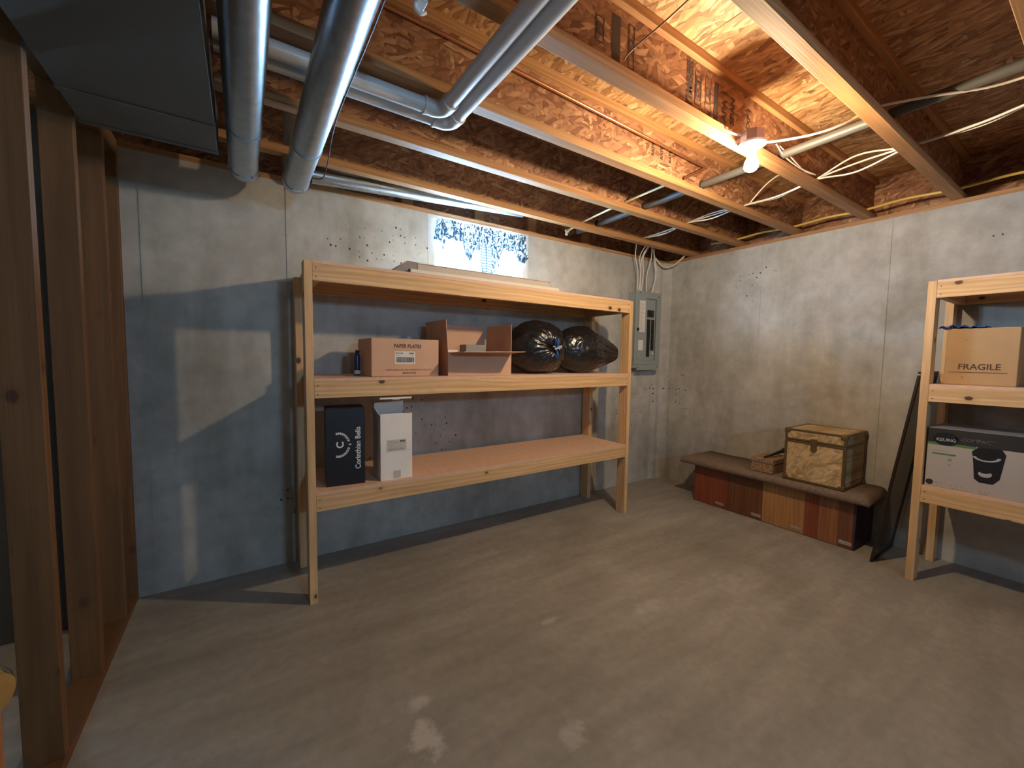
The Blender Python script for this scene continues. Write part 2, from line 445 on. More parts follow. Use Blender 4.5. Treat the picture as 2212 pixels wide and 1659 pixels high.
def fabric():
    m, nt, p = node_mat('printed_valance')
    tc = nt.nodes.new('ShaderNodeTexCoord'); v = tc.outputs['Object']
    n = noise_tex(nt, mapping(nt, v, (1, 1, .7)), 24, 3, .55, 2.4)
    flo = ramp(nt, n, [(.42, (.02, .04, .07)), (.50, (.10, .18, .24)), (.54, (.62, .70, .74)), (.7, (.75, .8, .82))])
    ch = nt.nodes.new('ShaderNodeTexBrick'); ch.offset = 0; ch.inputs['Scale'].default_value = 1.0
    ch.inputs['Brick Width'].default_value = .021; ch.inputs['Row Height'].default_value = .021; ch.inputs['Mortar Size'].default_value = .003
    ch.inputs['Color1'].default_value = (.7, .76, .8, 1); ch.inputs['Color2'].default_value = (.66, .72, .78, 1); ch.inputs['Mortar'].default_value = (.03, .10, .18, 1)
    nt.links.new(mapping(nt, v, rot=(radians(90), 0, 0)), ch.inputs['Vector'])
    sep = nt.nodes.new('ShaderNodeSeparateXYZ'); nt.links.new(v, sep.inputs[0])
    zone = nmath(nt, 'MULTIPLY', nmath(nt, 'MULTIPLY', nmath(nt, 'GREATER_THAN', sep.outputs[0], .365), nmath(nt, 'LESS_THAN', sep.outputs[0], .475)), nmath(nt, 'LESS_THAN', sep.outputs[2], -.14))
    col = mixc(nt, zone, flo, ch.outputs['Color'])
    nt.links.new(col, p.inputs['Base Color']); p.inputs['Roughness'].default_value = .9
    tr = nt.nodes.new('ShaderNodeBsdfTranslucent'); nt.links.new(col, tr.inputs[0])
    mx = nt.nodes.new('ShaderNodeMixShader'); mx.inputs[0].default_value = .035
    nt.links.new(p.outputs[0], mx.inputs[1]); nt.links.new(tr.outputs[0], mx.inputs[2])
    nt.links.new(mx.outputs[0], nt.nodes['Material Output'].inputs['Surface']); return m
M['fabric'] = fabric()
def bagmat():
    m, nt, p = node_mat('black_film')
    v = objcoord(nt)
    p.inputs['Base Color'].default_value = (.012, .012, .014, 1); p.inputs['Roughness'].default_value = .20; p.inputs['Coat Weight'].default_value = .5; p.inputs['Coat Roughness'].default_value = .12
    n = noise_tex(nt, v, 10, 4, .5, 2.2)
    b = nt.nodes.new('ShaderNodeBump'); b.inputs['Strength'].default_value = .5; b.inputs['Distance'].default_value = .02
    nt.links.new(n, b.inputs['Height']); nt.links.new(b.outputs[0], p.inputs['Normal']); return m
M['bag'] = bagmat()
def bulbmat():
    m, nt, p = node_mat('glowing_bulb')
    e = nt.nodes.new('ShaderNodeEmission'); e.inputs[0].default_value = (*BULB_COLOR, 1); e.inputs[1].default_value = BULB_STRENGTH
    nt.links.new(e.outputs[0], nt.nodes['Material Output'].inputs['Surface']); return m
M['bulb'] = bulbmat()

# ------------------------------------------------------------------ the room
XL, XR, YB, YF, ZW, ZJ, ZS = -2.7, 3.89, 2.86, -2.6, 2.345, 2.375, 2.675
struct('floor', MB().box(XL-.2, XR+.2, YF-.2, YB+.2, -.12, 0), M['floor'])
WX0, WX1, WZ0, WZ1 = 1.14, 2.03, 1.86, ZW
wb = MB()
W2X0, W2X1 = -1.80, -1.40      # a second small window past the stud partition
wb.box(XL-.2, W2X0, YB, YB+.2, 0, ZW).box(W2X1, WX0, YB, YB+.2, 0, ZW).box(W2X0, W2X1, YB, YB+.2, 0, WZ0).box(WX1, XR+.2, YB, YB+.2, 0, ZW).box(WX0, WX1, YB, YB+.2, 0, WZ0)
for x in (-.42, .245, 2.87): wb.box(x-.008, x+.008, YB-.004, YB+.01, 0, ZW)     # form seams of the pour
wb.prism([(3.70, YB), (3.755, YB-.022), (3.80, YB-.022), (XR, YB-.075), (XR, YB+.02), (3.7, YB+.02)], 'z', 0, ZW)  # thickened corner
struct('wall_back', wb, M['wall'])
wr = MB(); wr.box(XR, XR+.2, YF-.2, YB, 0, ZW)
for y in (1.88, 1.01, .14): wr.box(XR-.005, XR+.01, y-.012, y+.012, 0, ZW)
struct('wall_right', wr, M['wall'])
# far side of the house: behind the camera and past the stud wall, with an opening added there for fill light
W3X0, W3X1, W3Z0, W3Z1 = .75, 1.17, 1.96, 2.30   # added opening behind the viewer, lets in fill daylight
struct('wall_front', MB().box(XL-.2, W3X0, YF-.2, YF, 0, ZS).box(W3X1, XR+.2, YF-.2, YF, 0, ZS).box(W3X0, W3X1, YF-.2, YF, 0, W3Z0).box(W3X0, W3X1, YF-.2, YF, W3Z1, ZS), M['wall'])
struct('wall_left', MB().box(XL-.2, XL, YF, YB, 0, ZW), M['wall'])

ceil = struct('ceiling', MB().box(XL-.2, XR+.2, YF-.2, YB+.3, ZS+.02, ZS+.06), M['sub'])
def cpart(name, mb, mat, parent=ceil, **k): return obj(name, mb, mat, parent, **k)
first = True
xs = [XL-.2, -.80, .43, 1.66, 2.89, XR+.2]
for i in range(5):
    off = 0 if i % 2 else 1.2
    ys = [YF-.2] + [y for y in (-1.6+off, .84+off*.9) if YF < y < YB] + [YB+.3]
    for a, b in zip(ys, ys[1:]):
        cpart('subfloor_panel', MB().box(xs[i]+.0015, xs[i+1]-.0015, a+.0015, b-.0015, ZS, ZS+.018), M['sub'])
# sill plates and rim boards on top of the concrete
cpart('sill_plate', MB().box(XL, XR+.14, YB+.0, YB+.14, ZW, ZJ), M['flange_x'])
cpart('sill_plate', MB().box(XR, XR+.14, YF, YB, ZW, ZJ), M['flange_y'])
cpart('sill_plate', MB().box(XL-.14, XL, YF, YB, ZW, ZJ), M['flange_y'])
cpart('rim_board', MB().box(XL, XR+.14, YB+.11, YB+.14, ZJ, ZS), M['web'])
cpart('rim_board', MB().box(XR+.10, XR+.14, YF, YB+.11, ZJ, ZS), M['web_y'])
cpart('rim_board', MB().box(XL-.14, XL-.10, YF, YB+.11, ZJ, ZS), M['web_y'])
for x in (.42, .97, 1.56, 2.08, 2.72, 3.46):
    cpart('blocking', MB().box(x, x+.085, YB+.07, YB+.11, ZJ, ZS), M['flange_x'])
JY = [2.553, 2.072, 1.615, 1.147, .688, .235, -.22, -.68, -1.14, -1.6, -2.06, -2.45]
for n, y in enumerate(JY):
    w = .029; f = .040
    web = cpart('floor_joist', MB().box(XL-.08, XR+.09, y-.0055, y+.0055, ZJ+f, ZS-f), M['web'])
    obj('bottom_flange', MB().box(XL-.08, XR+.09, y-w, y+w, ZJ, ZJ+f, .002), M['flange_x'], web)
    obj('top_flange', MB().box(XL-.08, XR+.09, y-w, y+w, ZS-f, ZS-.0005, .002), M['flange_x'], web)
    if n == 3: web4 = web
    if n == 2: web3 = web
# printed stamps on the joist webs
Y4 = 1.147-.0055-.0008 - 1e-4
def web_text(par, s, x, z, size, roll=90, xs=1.0, y=Y4):
    text('stamp', s, size, M['ink_osb'], par, face_front(x, y, z, radians(roll)), bold=.0022, xs=xs)
def web_box(par, x0, x1, z0, z1, y=Y4, solid=False, t=.0035):
    b = MB()
    if solid: b.box(x0, x1, y, y+.0006, z0, z1)
    else: b.box(x0, x1, y, y+.0006, z0, z0+t).box(x0, x1, y, y+.0006, z1-t, z1).box(x0, x0+t, y, y+.0006, z0+t, z1-t).box(x1-t, x1, y, y+.0006, z0+t, z1-t)
    obj('stamp', b, M['ink_osb'], par)
for (x, kind) in ((1.115, 'g'), (1.20, 's'), (1.285, 'o')):
    if kind == 'g': web_box(web4, x-.02, x+.022, 2.47, 2.56); web_text(web4, 'PS', x, 2.515, .045)
    if kind == 's': web_box(web4, x-.022, x+.022, 2.44, 2.60, solid=True)
    if kind == 'o': web_box(web4, x-.017, x+.017, 2.44, 2.60); web_text(web4, 'ACI', x, 2.52, .036)
web_text(web4, 'TIMBER', 1.665, 2.525, .060)
web_box(web4, 1.702, 1.752, 2.455, 2.595, t=.002); web_box(web4, 1.708, 1.745, 2.475, 2.575, t=.003)
web_text(web4, 'OCT', 1.727, 2.525, .038)
web_box(web4, 1.780, 1.826, 2.455, 2.60, t=.002); web_box(web4, 1.787, 1.819, 2.485, 2.555, t=.004); web_text(web4, 'A', 1.803, 2.52, .03)
web_box(web4, 1.852, 1.886, 2.435, 2.60, solid=True)
web_text(web4, 'APA 1', 1.94, 2.52, .055); web_text(web4, 'SPAN', 2.01, 2.52, .052)
web_text(web4, 'EXP 1', 2.16, 2.53, .042); web_text(web4, '16', 1.815, 2.445, .03, roll=0)
for x in (2.02, 2.10, 2.18): web_text(web3, 'RATED', x, 2.545, .03, y=1.615-.0065)

# ---- stud partition on the left (part of the setting)
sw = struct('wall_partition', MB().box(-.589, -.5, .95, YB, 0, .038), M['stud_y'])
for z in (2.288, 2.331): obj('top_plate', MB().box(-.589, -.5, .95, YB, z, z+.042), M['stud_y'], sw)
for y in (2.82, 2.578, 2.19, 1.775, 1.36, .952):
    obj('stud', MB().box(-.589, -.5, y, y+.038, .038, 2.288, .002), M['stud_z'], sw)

struct('added_shade_panel', MB().box(-1.36, -.60, 2.70, 2.74, 0, 2.37), M['shade_black'])  # panel added so the gaps between the studs look shaded

# ---- window in the concrete, the small one past the studs, and the added fill opening
win = struct('window_1', MB().box(WX0, WX0+.055, YB-.002, YB+.16, WZ0, WZ1).box(WX1-.055, WX1, YB-.002, YB+.16, WZ0, WZ1)
             .box(WX0+.055, WX1-.055, YB-.002, YB+.16, WZ1-.035, WZ1).box(WX0+.055, WX1-.055, YB-.002, YB+.16, WZ0, WZ0+.035), M['buck'])
a, b, z0, z1 = WX0+.056, WX1-.056, WZ0+.036, WZ1-.036
def sash(x0, x1, y):
    s = obj('sash', MB().box(x0, x0+.03, y, y+.025, z0, z1).box(x1-.03, x1, y, y+.025, z0, z1).box(x0+.03, x1-.03, y, y+.025, z0, z0+.03).box(x0+.03, x1-.03, y, y+.025, z1-.03, z1), M['frame_white'], win)
    obj('pane', MB().box(x0+.03, x1-.03, y+.010, y+.014, z0+.03, z1-.03), M['glass'], s)
sash(a, (a+b)/2+.015, YB+.09); sash((a+b)/2-.015, b, YB+.12)
obj('window_track', MB().box(b-.045, b-.038, YB+.05, YB+.085, z0, z1).box(b-.02, b-.013, YB+.05, YB+.085, z0, z1), M['frame_white'], win)
w2 = struct('window_2', MB().box(W2X0, W2X0+.05, YB+.02, YB+.16, WZ0, WZ1).box(W2X1-.05, W2X1, YB+.02, YB+.16, WZ0, WZ1).box(W2X0+.05, W2X1-.05, YB+.02, YB+.16, WZ0, WZ0+.04).box(W2X0+.05, W2X1-.05, YB+.02, YB+.16, WZ1-.04, WZ1), M['frame_white'])
obj('pane', MB().box(W2X0+.05, W2X1-.05, YB+.1, YB+.105, WZ0+.04, WZ1-.04), M['glass'], w2)

w3 = struct('added_fill_window', MB().box(W3X0, W3X0+.05, YF-.15, YF-.08, W3Z0, W3Z1).box(W3X1-.05, W3X1, YF-.15, YF-.08, W3Z0, W3Z1).box(W3X0+.05, W3X1-.05, YF-.15, YF-.08, W3Z0, W3Z0+.05).box(W3X0+.05, W3X1-.05, YF-.15, YF-.08, W3Z1-.05, W3Z1), M['frame_white'])  # added out of view to brighten the shadows with cool daylight
obj('pane', MB().box(W3X0+.05, W3X1-.05, YF-.12, YF-.115, W3Z0+.05, W3Z1-.05), M['glass'], w3)

# ---- valance
val = MB(); cx0, cx1 = 1.185, 1.975; nx, nz = 200, 26
def drop(t):
    pts = [(0, .16), (.05, .19), (.085, .24), (.10, .145), (.28, .15), (.32, .27), (.38, .30), (.40, .20), (.455, .19), (.475, .38), (.56, .38), (.62, .37), (.70, .27), (.73, .16), (.85, .15), (.90, .20), (.96, .26), (1, .18)]
    for (a0, d0), (a1, d1) in zip(pts, pts[1:]):
        if a0 <= t <= a1: return d0 + (d1-d0)*(t-a0)/(a1-a0)
    return .16
grid = []
for i in range(nx+1):
    t = i/nx; x = cx0 + (cx1-cx0)*t; d = drop(t)*.93; col = []
    for j in range(nz+1):
        s = j/nz
        gather = .5 + .5*s
        y = YB-.030 + .011*sin(t*150+1.7*sin(t*31)+s*1.2)*gather + .006*sin(t*63+2*s) - .010*sin(min(1, s*3)*pi)*.6
        z = 2.318 - d*s - .004*sin(t*150)
        xx = x + (.006*sin(t*97+s*5))*s + (.035*s if t > .93 else 0)
        col.append(val.bm.verts.new((xx, y, z)))
    grid.append(col)
for i in range(nx):
    for j in range(nz): val.bm.faces.new((grid[i][j], grid[i+1][j], grid[i+1][j+1], grid[i][j+1]))
cur = thing('curtain_valance', 'gathered blue and white floral valance hung over the small window', 'curtain', (cx0, YB-.03, 2.318))
obj('cloth', val, M['fabric'], cur, smooth=True)
obj('curtain_rod', MB().tube([(cx0-.02, YB-.028, 2.312), (cx1+.02, YB-.028, 2.312)], .005, 8), M['frame_white'], cur)

# ------------------------------------------------------------------ storage shelves
def make_shelf(label, group):
    T = thing('storage_shelf', label, 'shelf', (0, 0, 0), 0, group)
    Wd, D, H = 2.446, .53, 1.792
    for (x, y) in ((0, 0), (Wd-.038, 0), (0, D-.089), (Wd-.038, D-.089)):
        h = H if y == 0 else H-.02
        obj('post', MB().box(x, x+.038, y, y+.089, 0, h, .002), M['pine_z'], T, local=True)
    nm = bpy.data.meshes.new('nail_head'); nb = MB().lathe([(0.0, -.0012), (.0032, -.0012), (.0032, .001), (0, .001)], (0, 0, 0), 8, 'y'); nb.bm.to_mesh(nm); nb.bm.free(); nm.materials.append(M['nail'])
    for z in (.492, 1.092, 1.692):
        f = obj('rail', MB().box(.0385, Wd-.0385, .0005, .0385, z, z+.087, .002), M['pine_x'], T, local=True)
        obj('rail', MB().box(.0385, Wd-.0385, D-.0385, D-.0005, z, z+.087, .002), M['pine_x'], T, local=True)
        for x in (.0385, Wd-.0765):
            obj('cross_rail', MB().box(x, x+.038, .0395, D-.0395, z, z+.087, .002), M['pine_y'], T, local=True)
        obj('shelf_board', MB().box(.039, Wd-.039, .001, D-.001, z+.0875, z+.103), M['shelf_board'], T, local=True)
        for x in (.055, Wd-.055):
            for dz in (.02, .066):
                o = bpy.data.objects.new('nail_head', nm); C.objects.link(o); o.parent = f; o.location = (x, 0, z+dz)
    return T
SH = make_shelf('long pine shelving unit standing below the small window along the back wall', 'home-built pine shelving units')
SH2 = copy_tree(SH)
SH2['label'] = 'pine shelving unit cut by the right edge of the picture, holding the coffee maker box'
SH.location = (.264, 2.30, 0)
SH2.location = (3.35, .683, 0); SH2.rotation_euler = (0, 0, radians(-90))
ZB, ZM, ZT = .5955, 1.1955, 1.7955   # shelf heights

# ------------------------------------------------------------------ things on the left shelf
# paper plates carton
P = thing('cardboard_box', 'closed brown carton printed PAPER PLATES on the middle shelf', 'box', (.61, 2.38, ZM))
obj('carton', MB().box(0, .41, 0, .32, 0, .222, .004), M['card'], P, local=True)
obj('tape_strip', MB().box(.18, .23, -.0006, .3205, .2215, .2226), M['tape'], P, local=True)
text('lettering', 'PAPER PLATES', .031, M['ink'], P, face_front(.213, -.0008, .178), bold=.0007, xs=.86)
L = obj('paper_label', MB().box(.135, .258, -.0007, 0, .073, .148), M['paper'], P, local=True)
bars = MB(); x = .152
while x < .242:
    w = R.choice((.0012, .002, .003)); bars.box(x, x+w, -.0014, -.0008, .088, .108); x += w + R.choice((.0015, .0025))
bars.box(.145, .25, -.0014, -.0008, .109, .112).box(.145, .25, -.0014, -.0008, .084, .087).box(.145, .149, -.0014, -.0008, .087, .109).box(.246, .25, -.0014, -.0008, .087, .109)
obj('barcode', bars, M['ink_black'], L, local=True)
text('lettering', 'Brand Value', .0095, M['ink_black'], L, face_front(.163, -.0012, .138), bold=.0003)
text('lettering', '65064', .0115, M['ink_black'], L, face_front(.235, -.0012, .137), bold=.0005)
text('lettering', '9 in. plates\n500 count', .006, M['ink_grey'], L, face_front(.158, -.0012, .125))
text('lettering', 'case pack', .006, M['ink_grey'], L, face_front(.238, -.0012, .125))
text('lettering', 'ASPEN PRODUCTS, INC. KANSAS CITY, MO 64120', .0135, M['ink'], P, face_front(.222, -.0008, .038), xs=.93)
text('lettering', 'MADE IN USA', .0135, M['ink'], P, face_front(.222, -.0008, .019), bold=.0003)

# blue bottle
B = thing('spray_bottle', 'narrow dark blue bottle standing left of the paper plates carton', 'bottle', (.578, 2.585, ZM))
obj('body', MB().lathe([(0, 0), (.0165, 0), (.0175, .004), (.0175, .115), (.014, .128), (.009, .134), (0, .134)], (0, 0, 0), 20), M['blue_bottle'], B, smooth='auto', local=True)
obj('bottle_label', MB().lathe([(.0178, .008), (.0180, .008), (.0180, .030), (.0178, .030)], (0, 0, 0), 20), M['paper'], B, smooth='auto', local=True)
obj('nozzle', MB().lathe([(.010, .134), (.011, .136), (.011, .150), (.006, .153), (0, .153)], (0, 0, 0), 16).box(-.004, .020, -.005, .005, .139, .148, .001), M['black_plastic'], B, smooth='auto', local=True)

# open carton
O = thing('open_cardboard_box', 'open brown carton with its flaps standing up beside the paper plates carton', 'box', (1.075, 2.36, ZM))
w, d, h, t = .473, .36, .148, .005
obj('carton', MB().box(0, w, 0, t, 0, h).box(0, w, d-t, d, 0, h).box(0, t, t, d-t, 0, h).box(w-t, w, t, d-t, 0, h).box(t, w-t, t, d-t, 0, t), M['card'], O, local=True)
def flap(c, mt=M['card']): obj('flap', MB().quadsolid(c, .0035), mt, O, local=True)
flap([(.004, .0, h), (w-.004, .0, h), (w-.01, -.185, h+.012), (.03, -.165, h+.004)])
flap([(.0, .004, h), (.0, d-.004, h), (-.012, d-.01, h+.205), (-.012, .01, h+.205)])
flap([(w, .004, h), (w, d-.004, h), (w+.008, d-.01, h+.20), (w+.004, .01, h+.20)])
flap([(.004, d, h), (w-.004, d, h), (w-.01, d+.02, h+.20), (.01, d+.02, h+.20)])
G = tag(obj('small_box', MB().box(1.27, 1.42, 2.50, 2.60, ZM+.0055, ZM+.205, .003), M['box_wrap']), 'small grey box standing inside the open brown carton', 'box')
G = tag(obj('paper_card', MB().quadsolid([(1.10, 2.42, ZM+.006), (1.19, 2.42, ZM+.006), (1.19, 2.47, ZM+.165), (1.10, 2.47, ZM+.165)], .003), M['paper']), 'pale card leaning in the left end of the open carton', 'card')
G = tag(obj('paper_card', MB().quadsolid([(1.455, 2.40, ZM+.006), (1.52, 2.40, ZM+.006), (1.52, 2.42, ZM+.160), (1.455, 2.42, ZM+.160)], .003), M['paper']), 'small white card poking up in the right end of the open carton', 'card')

# bin bags
def bag(name, label, c, rad, pole, amp, seed, tail=0.0, flat=-.9):
    """rounded film bag; folds radiate from the pole, where it is tied"""
    T = thing(name, label, 'bag', (c[0], c[1], ZM))
    mb = MB(); pole = Vector(pole).normalized()
    u = pole.orthogonal().normalized(); v = pole.cross(u)
    nt_, np_ = 90, 150; rows = []
    off = Vector((seed*3.1, seed*1.7, seed))
    for i in range(nt_+1):
        th = pi*i/nt_; row = []
        for k in range(np_):
            ph = 2*pi*k/np_
            d = pole*cos(th) + (u*cos(ph) + v*sin(ph))*sin(th)
            r = 1.0
            near = math.exp(-(th/.62)**2); far = math.exp(-((pi-th)/.5)**2)
            fold = sin(ph*17 + 2.5*sin(ph*3+seed)) * .6 + sin(ph*29 + seed*2 + th*2) * .4
            r += amp*fold*near*min(1, th/.18)
            r += amp*.45*fold*far
            r -= .16*math.exp(-(th/.22)**2)
            r += tail*math.exp(-(th/.30)**2) + tail*.35*math.exp(-(th/.75)**2)
            q = d*2.1 + off
            r += .045*noise.noise(q) + .030*noise.ridged_multi_fractal(Vector((ph*1.3, th*3.6, seed)) if 0 else d*4.0+off, 1.0, 2.1, 4, 1.0, 2.0)*.6 - .012
            r += .014*abs(noise.noise(Vector((cos(ph)*5, sin(ph)*5, th*2.4+seed))))*min(1, th*2)
            r += .012*noise.noise(Vector((ph*6, th*2.0, seed)))*sin(th)
            pnt = Vector((d.x*rad[0]*r, d.y*rad[1]*r, d.z*rad[2]*r))
            pnt.z = max(pnt.z, -rad[2]*.97)
            row.append(mb.bm.verts.new(pnt + Vector((0, 0, rad[2]*.97+.001))))
        rows.append(row)
    for a_, b_ in zip(rows, rows[1:]):
        for k in range(np_): mb.bm.faces.new((a_[k], a_[(k+1) % np_], b_[(k+1) % np_], b_[k]))
    obj('film', mb, M['bag'], T, smooth=True, local=True)
    return T
b1 = bag('rubbish_bag', 'full black rubbish bag tied with blue drawstring, next to the open carton', (1.895, 2.535), (.245, .20, .205), (.14, -1, -.02), .050, 3)
ribbons = MB(); kx, kz = .036, .188
for i in range(9):
    a = R.uniform(-.5, .5); s_ = 1 if i % 2 else -1
    ribbons.tube([(kx, -.185, kz), (kx+.015*a, -.212, kz+s_*.03), (kx+.03*a, -.205, kz+s_*R.uniform(.05, .085)), (kx+.045*a+.004, -.196, kz+s_*R.uniform(.02, .05))], .0035, 6)
obj('drawstring', ribbons, M['blue_plastic'], b1, smooth=True, local=True, label='blue plastic drawstring')
tuft = MB()
for i in range(7):
    a = R.uniform(0, 6.3); q = Vector((kx+.022*cos(a), -.205, kz+.012+.012*sin(a)))
    tuft.tube([(kx, -.185, kz), q, q+Vector((.02*cos(a), -.004, .008*sin(a)))], .005, 6)
obj('knot', tuft, plain('pale_film', (.42, .46, .55), .4), b1, smooth=True, local=True, label='pale gathered plastic knot')
b2 = bag('rubbish_bag', 'black rubbish bag lying on its side, pointing at the right end of the shelf', (2.340, 2.545), (.245, .165, .195), (1, -.56, -.14), .055, 8, tail=.55)

# things on the lower shelf
K = thing('black_gift_box', 'tall black box with silver laurel emblem on the lower shelf', 'box', (.362, 2.372, ZB), radians(-6))
obj('carton', MB().box(0, .202, 0, .15, 0, .430, .003), M['black_box'], K, local=True)
obj('lid_flap', MB().box(.004, .198, -.0012, .151, .4305, .434), M['black_box'], K, local=True)
def serif(name, body, size, mat, par, mtx, **k): return text(name, body, size, mat, par, mtx, **k)
serif('lettering', 'Corinthian Bells', .0395, M['ink_white'], K, face_front(.166, -.0010, .205, radians(90)), bold=.0005, xs=.93)
serif('lettering', 'C', .052, M['ink_white'], K, face_front(.074, -.0010, .228, radians(90)), bold=.0012)
leaf = MB()
cx, cz = .080, .228
for sgn in (-1, 1):
    for i in range(8):
        tt = i/7
        ang = radians(10 + 88*tt)*sgn
        # branch runs from the tie at the right side round to the left of the letter
        bx = cx + .040*cos(ang) - .012*tt; bz = cz + .058*sin(ang) + sgn*.006
        for side in (-1, 1):
            dirx = -sin(abs(ang))*.8 + side*.5*cos(ang) - .35; dirz = sgn*(cos(ang)*.8 + side*.5*sin(abs(ang)))
            L_ = .015; n_ = math.hypot(dirx, dirz); dx, dz = dirx/n_*L_, dirz/n_*L_
            px, pz = -dz*.19, dx*.19
            vs = [leaf.bm.verts.new(q) for q in ((bx, -.001, bz), (bx+dx*.5+px, -.001, bz+dz*.5+pz), (bx+dx, -.001, bz+dz), (bx+dx*.5-px, -.001, bz+dz*.5-pz))]
            leaf.bm.faces.new(vs)
leaf.box(cx+.038, cx+.050, -.0012, -.0005, cz-.003, cz+.003)
obj('emblem', leaf, M['ink_white'], K, local=True, label='silver laurel wreath print')

Wb = thing('white_box', 'tall white open carton standing beside the black box on the lower shelf', 'box', (.645, 2.333, ZB))
w, d, h, t = .186, .165, .385, .004
obj('carton', MB().box(0, w, 0, t, 0, h).box(0, w, d-t, d, 0, h-.01).box(0, t, t, d-t, 0, h-.006).box(w-t, w, t, d-t, 0, h).box(t, w-t, t, d-t, 0, t), M['white_box'], Wb, local=True)
obj('flap', MB().quadsolid([(.004, d-.01, h-.01), (w-.004, d-.01, h-.01), (w-.012, d-.035, h+.062), (.0, d-.035, h+.055)], .003), M['white_box'], Wb, local=True)
obj('flap', MB().quadsolid([(.004, .004, h), (w-.03, .004, h), (w-.03, .06, h-.012), (.004, .06, h-.012)], .002), M['white_box'], Wb, local=True)
obj('lid', MB().quadsolid([(-.014, -.045, h+.092), (w-.018, -.045, h+.092), (w-.010, d-.01, h+.080), (-.002, d-.01, h+.080)], .009).box(.06, .10, -.040, .0, h+.086, h+.092), M['white_box'], Wb, local=True, label='raised lid flap')
obj('side_flap', MB().quadsolid([(.0, .01, h-.006), (.0, d-.01, h-.01), (-.02, d-.015, h+.05), (-.016, .03, h+.02)], .0025), M['white_box'], Wb, local=True)
Lb = obj('paper_label', MB().box(.034, .150, -.0007, 0, .167, .234), plain('pale_label', (.60, .56, .51), .8), Wb, local=True)
text('lettering', 'ITEM NO.:', .013, M['ink_grey'], Lb, face_front(.070, -.0012, .220))
text('lettering', '85556', .013, M['ink_black'], Lb, face_front(.128, -.0012, .222), bold=.0006)
text('lettering', 'QTY:            8', .011, M['ink_grey'], Lb, face_front(.083, -.0012, .200))
text('lettering', 'MADE IN CHINA', .012, M['ink_grey'], Lb, face_front(.092, -.0012, .178), bold=.0003)
obj('rule_line', MB().box(.034, .150, -.0012, -.0008, .209, .2096).box(.034, .150, -.0012, -.0008, .189, .1896).box(.034, .186, -.0006, -.0003, .1655, .1662), M['ink_grey'], Lb, local=True)
obj('tape_strip', MB().box(.072, .116, -.0006, 0, .004, .05), M['tape'], Wb, local=True)

# flat things on top of the shelf
tag(obj('painted_board', MB().box(.815, 1.915, 2.303, 2.47, ZT+.0005, ZT+.0205, .002), M['board_white']), 'long thin white board lying along the front of the top shelf', 'board')
F = thing('flat_carton', 'long flat beige carton lying on the white board below the window', 'box', (.872, 2.345, ZT+.021))
obj('carton', MB().box(0, .985, 0, .12, 0, .042, .002), M['board_beige'], F, local=True)
obj('lid_edge', MB().box(-.004, 1.0, -.004, .124, .0422, .047), M['board_beige'], F, local=True)
Fm = thing('picture_moulding', 'dark grey wedge shaped moulding at the left end of the beige carton', 'moulding', (.715, 2.33, ZT+.0005))
obj('profile', MB().prism([(0, 0), (.095, 0), (.095, .0235), (.148, .0235), (.148, .064), (.088, .064)], 'y', 0, .18), M['board_grey'], Fm, local=True)
obj('top_edge', MB().prism([(.0, .004), (.086, .068), (.149, .068), (.149, .0645), (.088, .0645)], 'y', -.004, .184), M['board_beige'], Fm, local=True)

# ------------------------------------------------------------------ breaker panel and its cables
E_ = thing('breaker_panel', 'grey steel electrical breaker panel on the back wall right of the shelf', 'electrical panel', (3.285, YB, 1.215))
obj('back_box', MB().box(.01, .385, -.095, 0, .01, .775, .002), M['panel_grey'], E_, local=True)
cov = obj('cover', MB().box(0, .395, -.102, -.0955, .045, .785, .002), M['panel_grey'], E_, local=True)
obj('bottom_cover', MB().box(.045, .385, -.104, -.0955, -.012, .044, .002), M['panel_grey'], E_, local=True)
door = obj('panel_door', MB().box(.04, .305, -.106, -.1025, .09, .70, .0015), M['panel_grey'], E_, local=True)
obj('door_frame', MB().box(.309, .316, -.108, -.1025, .09, .71).box(.17, .316, -.108, -.1025, .711, .717), M['galv_dull'], E_, local=True)
k = 0
for col_, (x0, x1) in enumerate(((.175, .222), (.238, .285))):
    for i in range(14 if col_ else 17):
        z = .485 - i*.0225
        obj('breaker', MB().box(x0, x1, -.113, -.1065, z, z+.0205, .0015).box(x0+.012, x0+.03, -.118, -.113, z+.005, z+.015), M['black_plastic'], E_, local=True)
obj('breaker_gap', MB().box(.2235, .2365, -.109, -.1065, .10, .515), M['panel_grey'], E_, local=True)
obj('main_breaker', MB().box(.175, .272, -.114, -.1065, .53, .600, .002).box(.205, .245, -.124, -.114, .55, .575, .002), M['black_plastic'], E_, local=True)
obj('switch_mark', MB().box(.255, .278, -.1185, -.1130, .150, .168), M['paper'], E_, local=True, label='white breaker marker')
obj('circuit_list', MB().box(.058, .145, -.1072, -.1062, .375, .690), M['paper'], E_, local=True, label='long white circuit list')
ln = MB()
for i in range(22): ln.box(.066, .066+R.uniform(.03, .07), -.1078, -.1073, .39+i*.0128, .3925+i*.0128)
obj('handwriting', ln, M['ink_grey'], E_, local=True)
obj('notice', MB().box(.05, .125, -.1072, -.1062, .19, .292), M['paper'], E_, local=True, label='small white notice')
obj('latch', MB().box(.028, .052, -.114, -.1025, .385, .415, .002), M['black_plastic'], E_, local=True)
for (x, z) in ((.06, .765), (.36, .745), (.06, .015), (.365, .02)):
    obj('screw', MB().lathe([(0, -.108 if z > .1 else -.1085), (.005, -.108 if z > .1 else -.1085), (.005, -.102), (0, -.102)], (x, 0, z), 10, 'y'), M['nail'], E_, local=True)

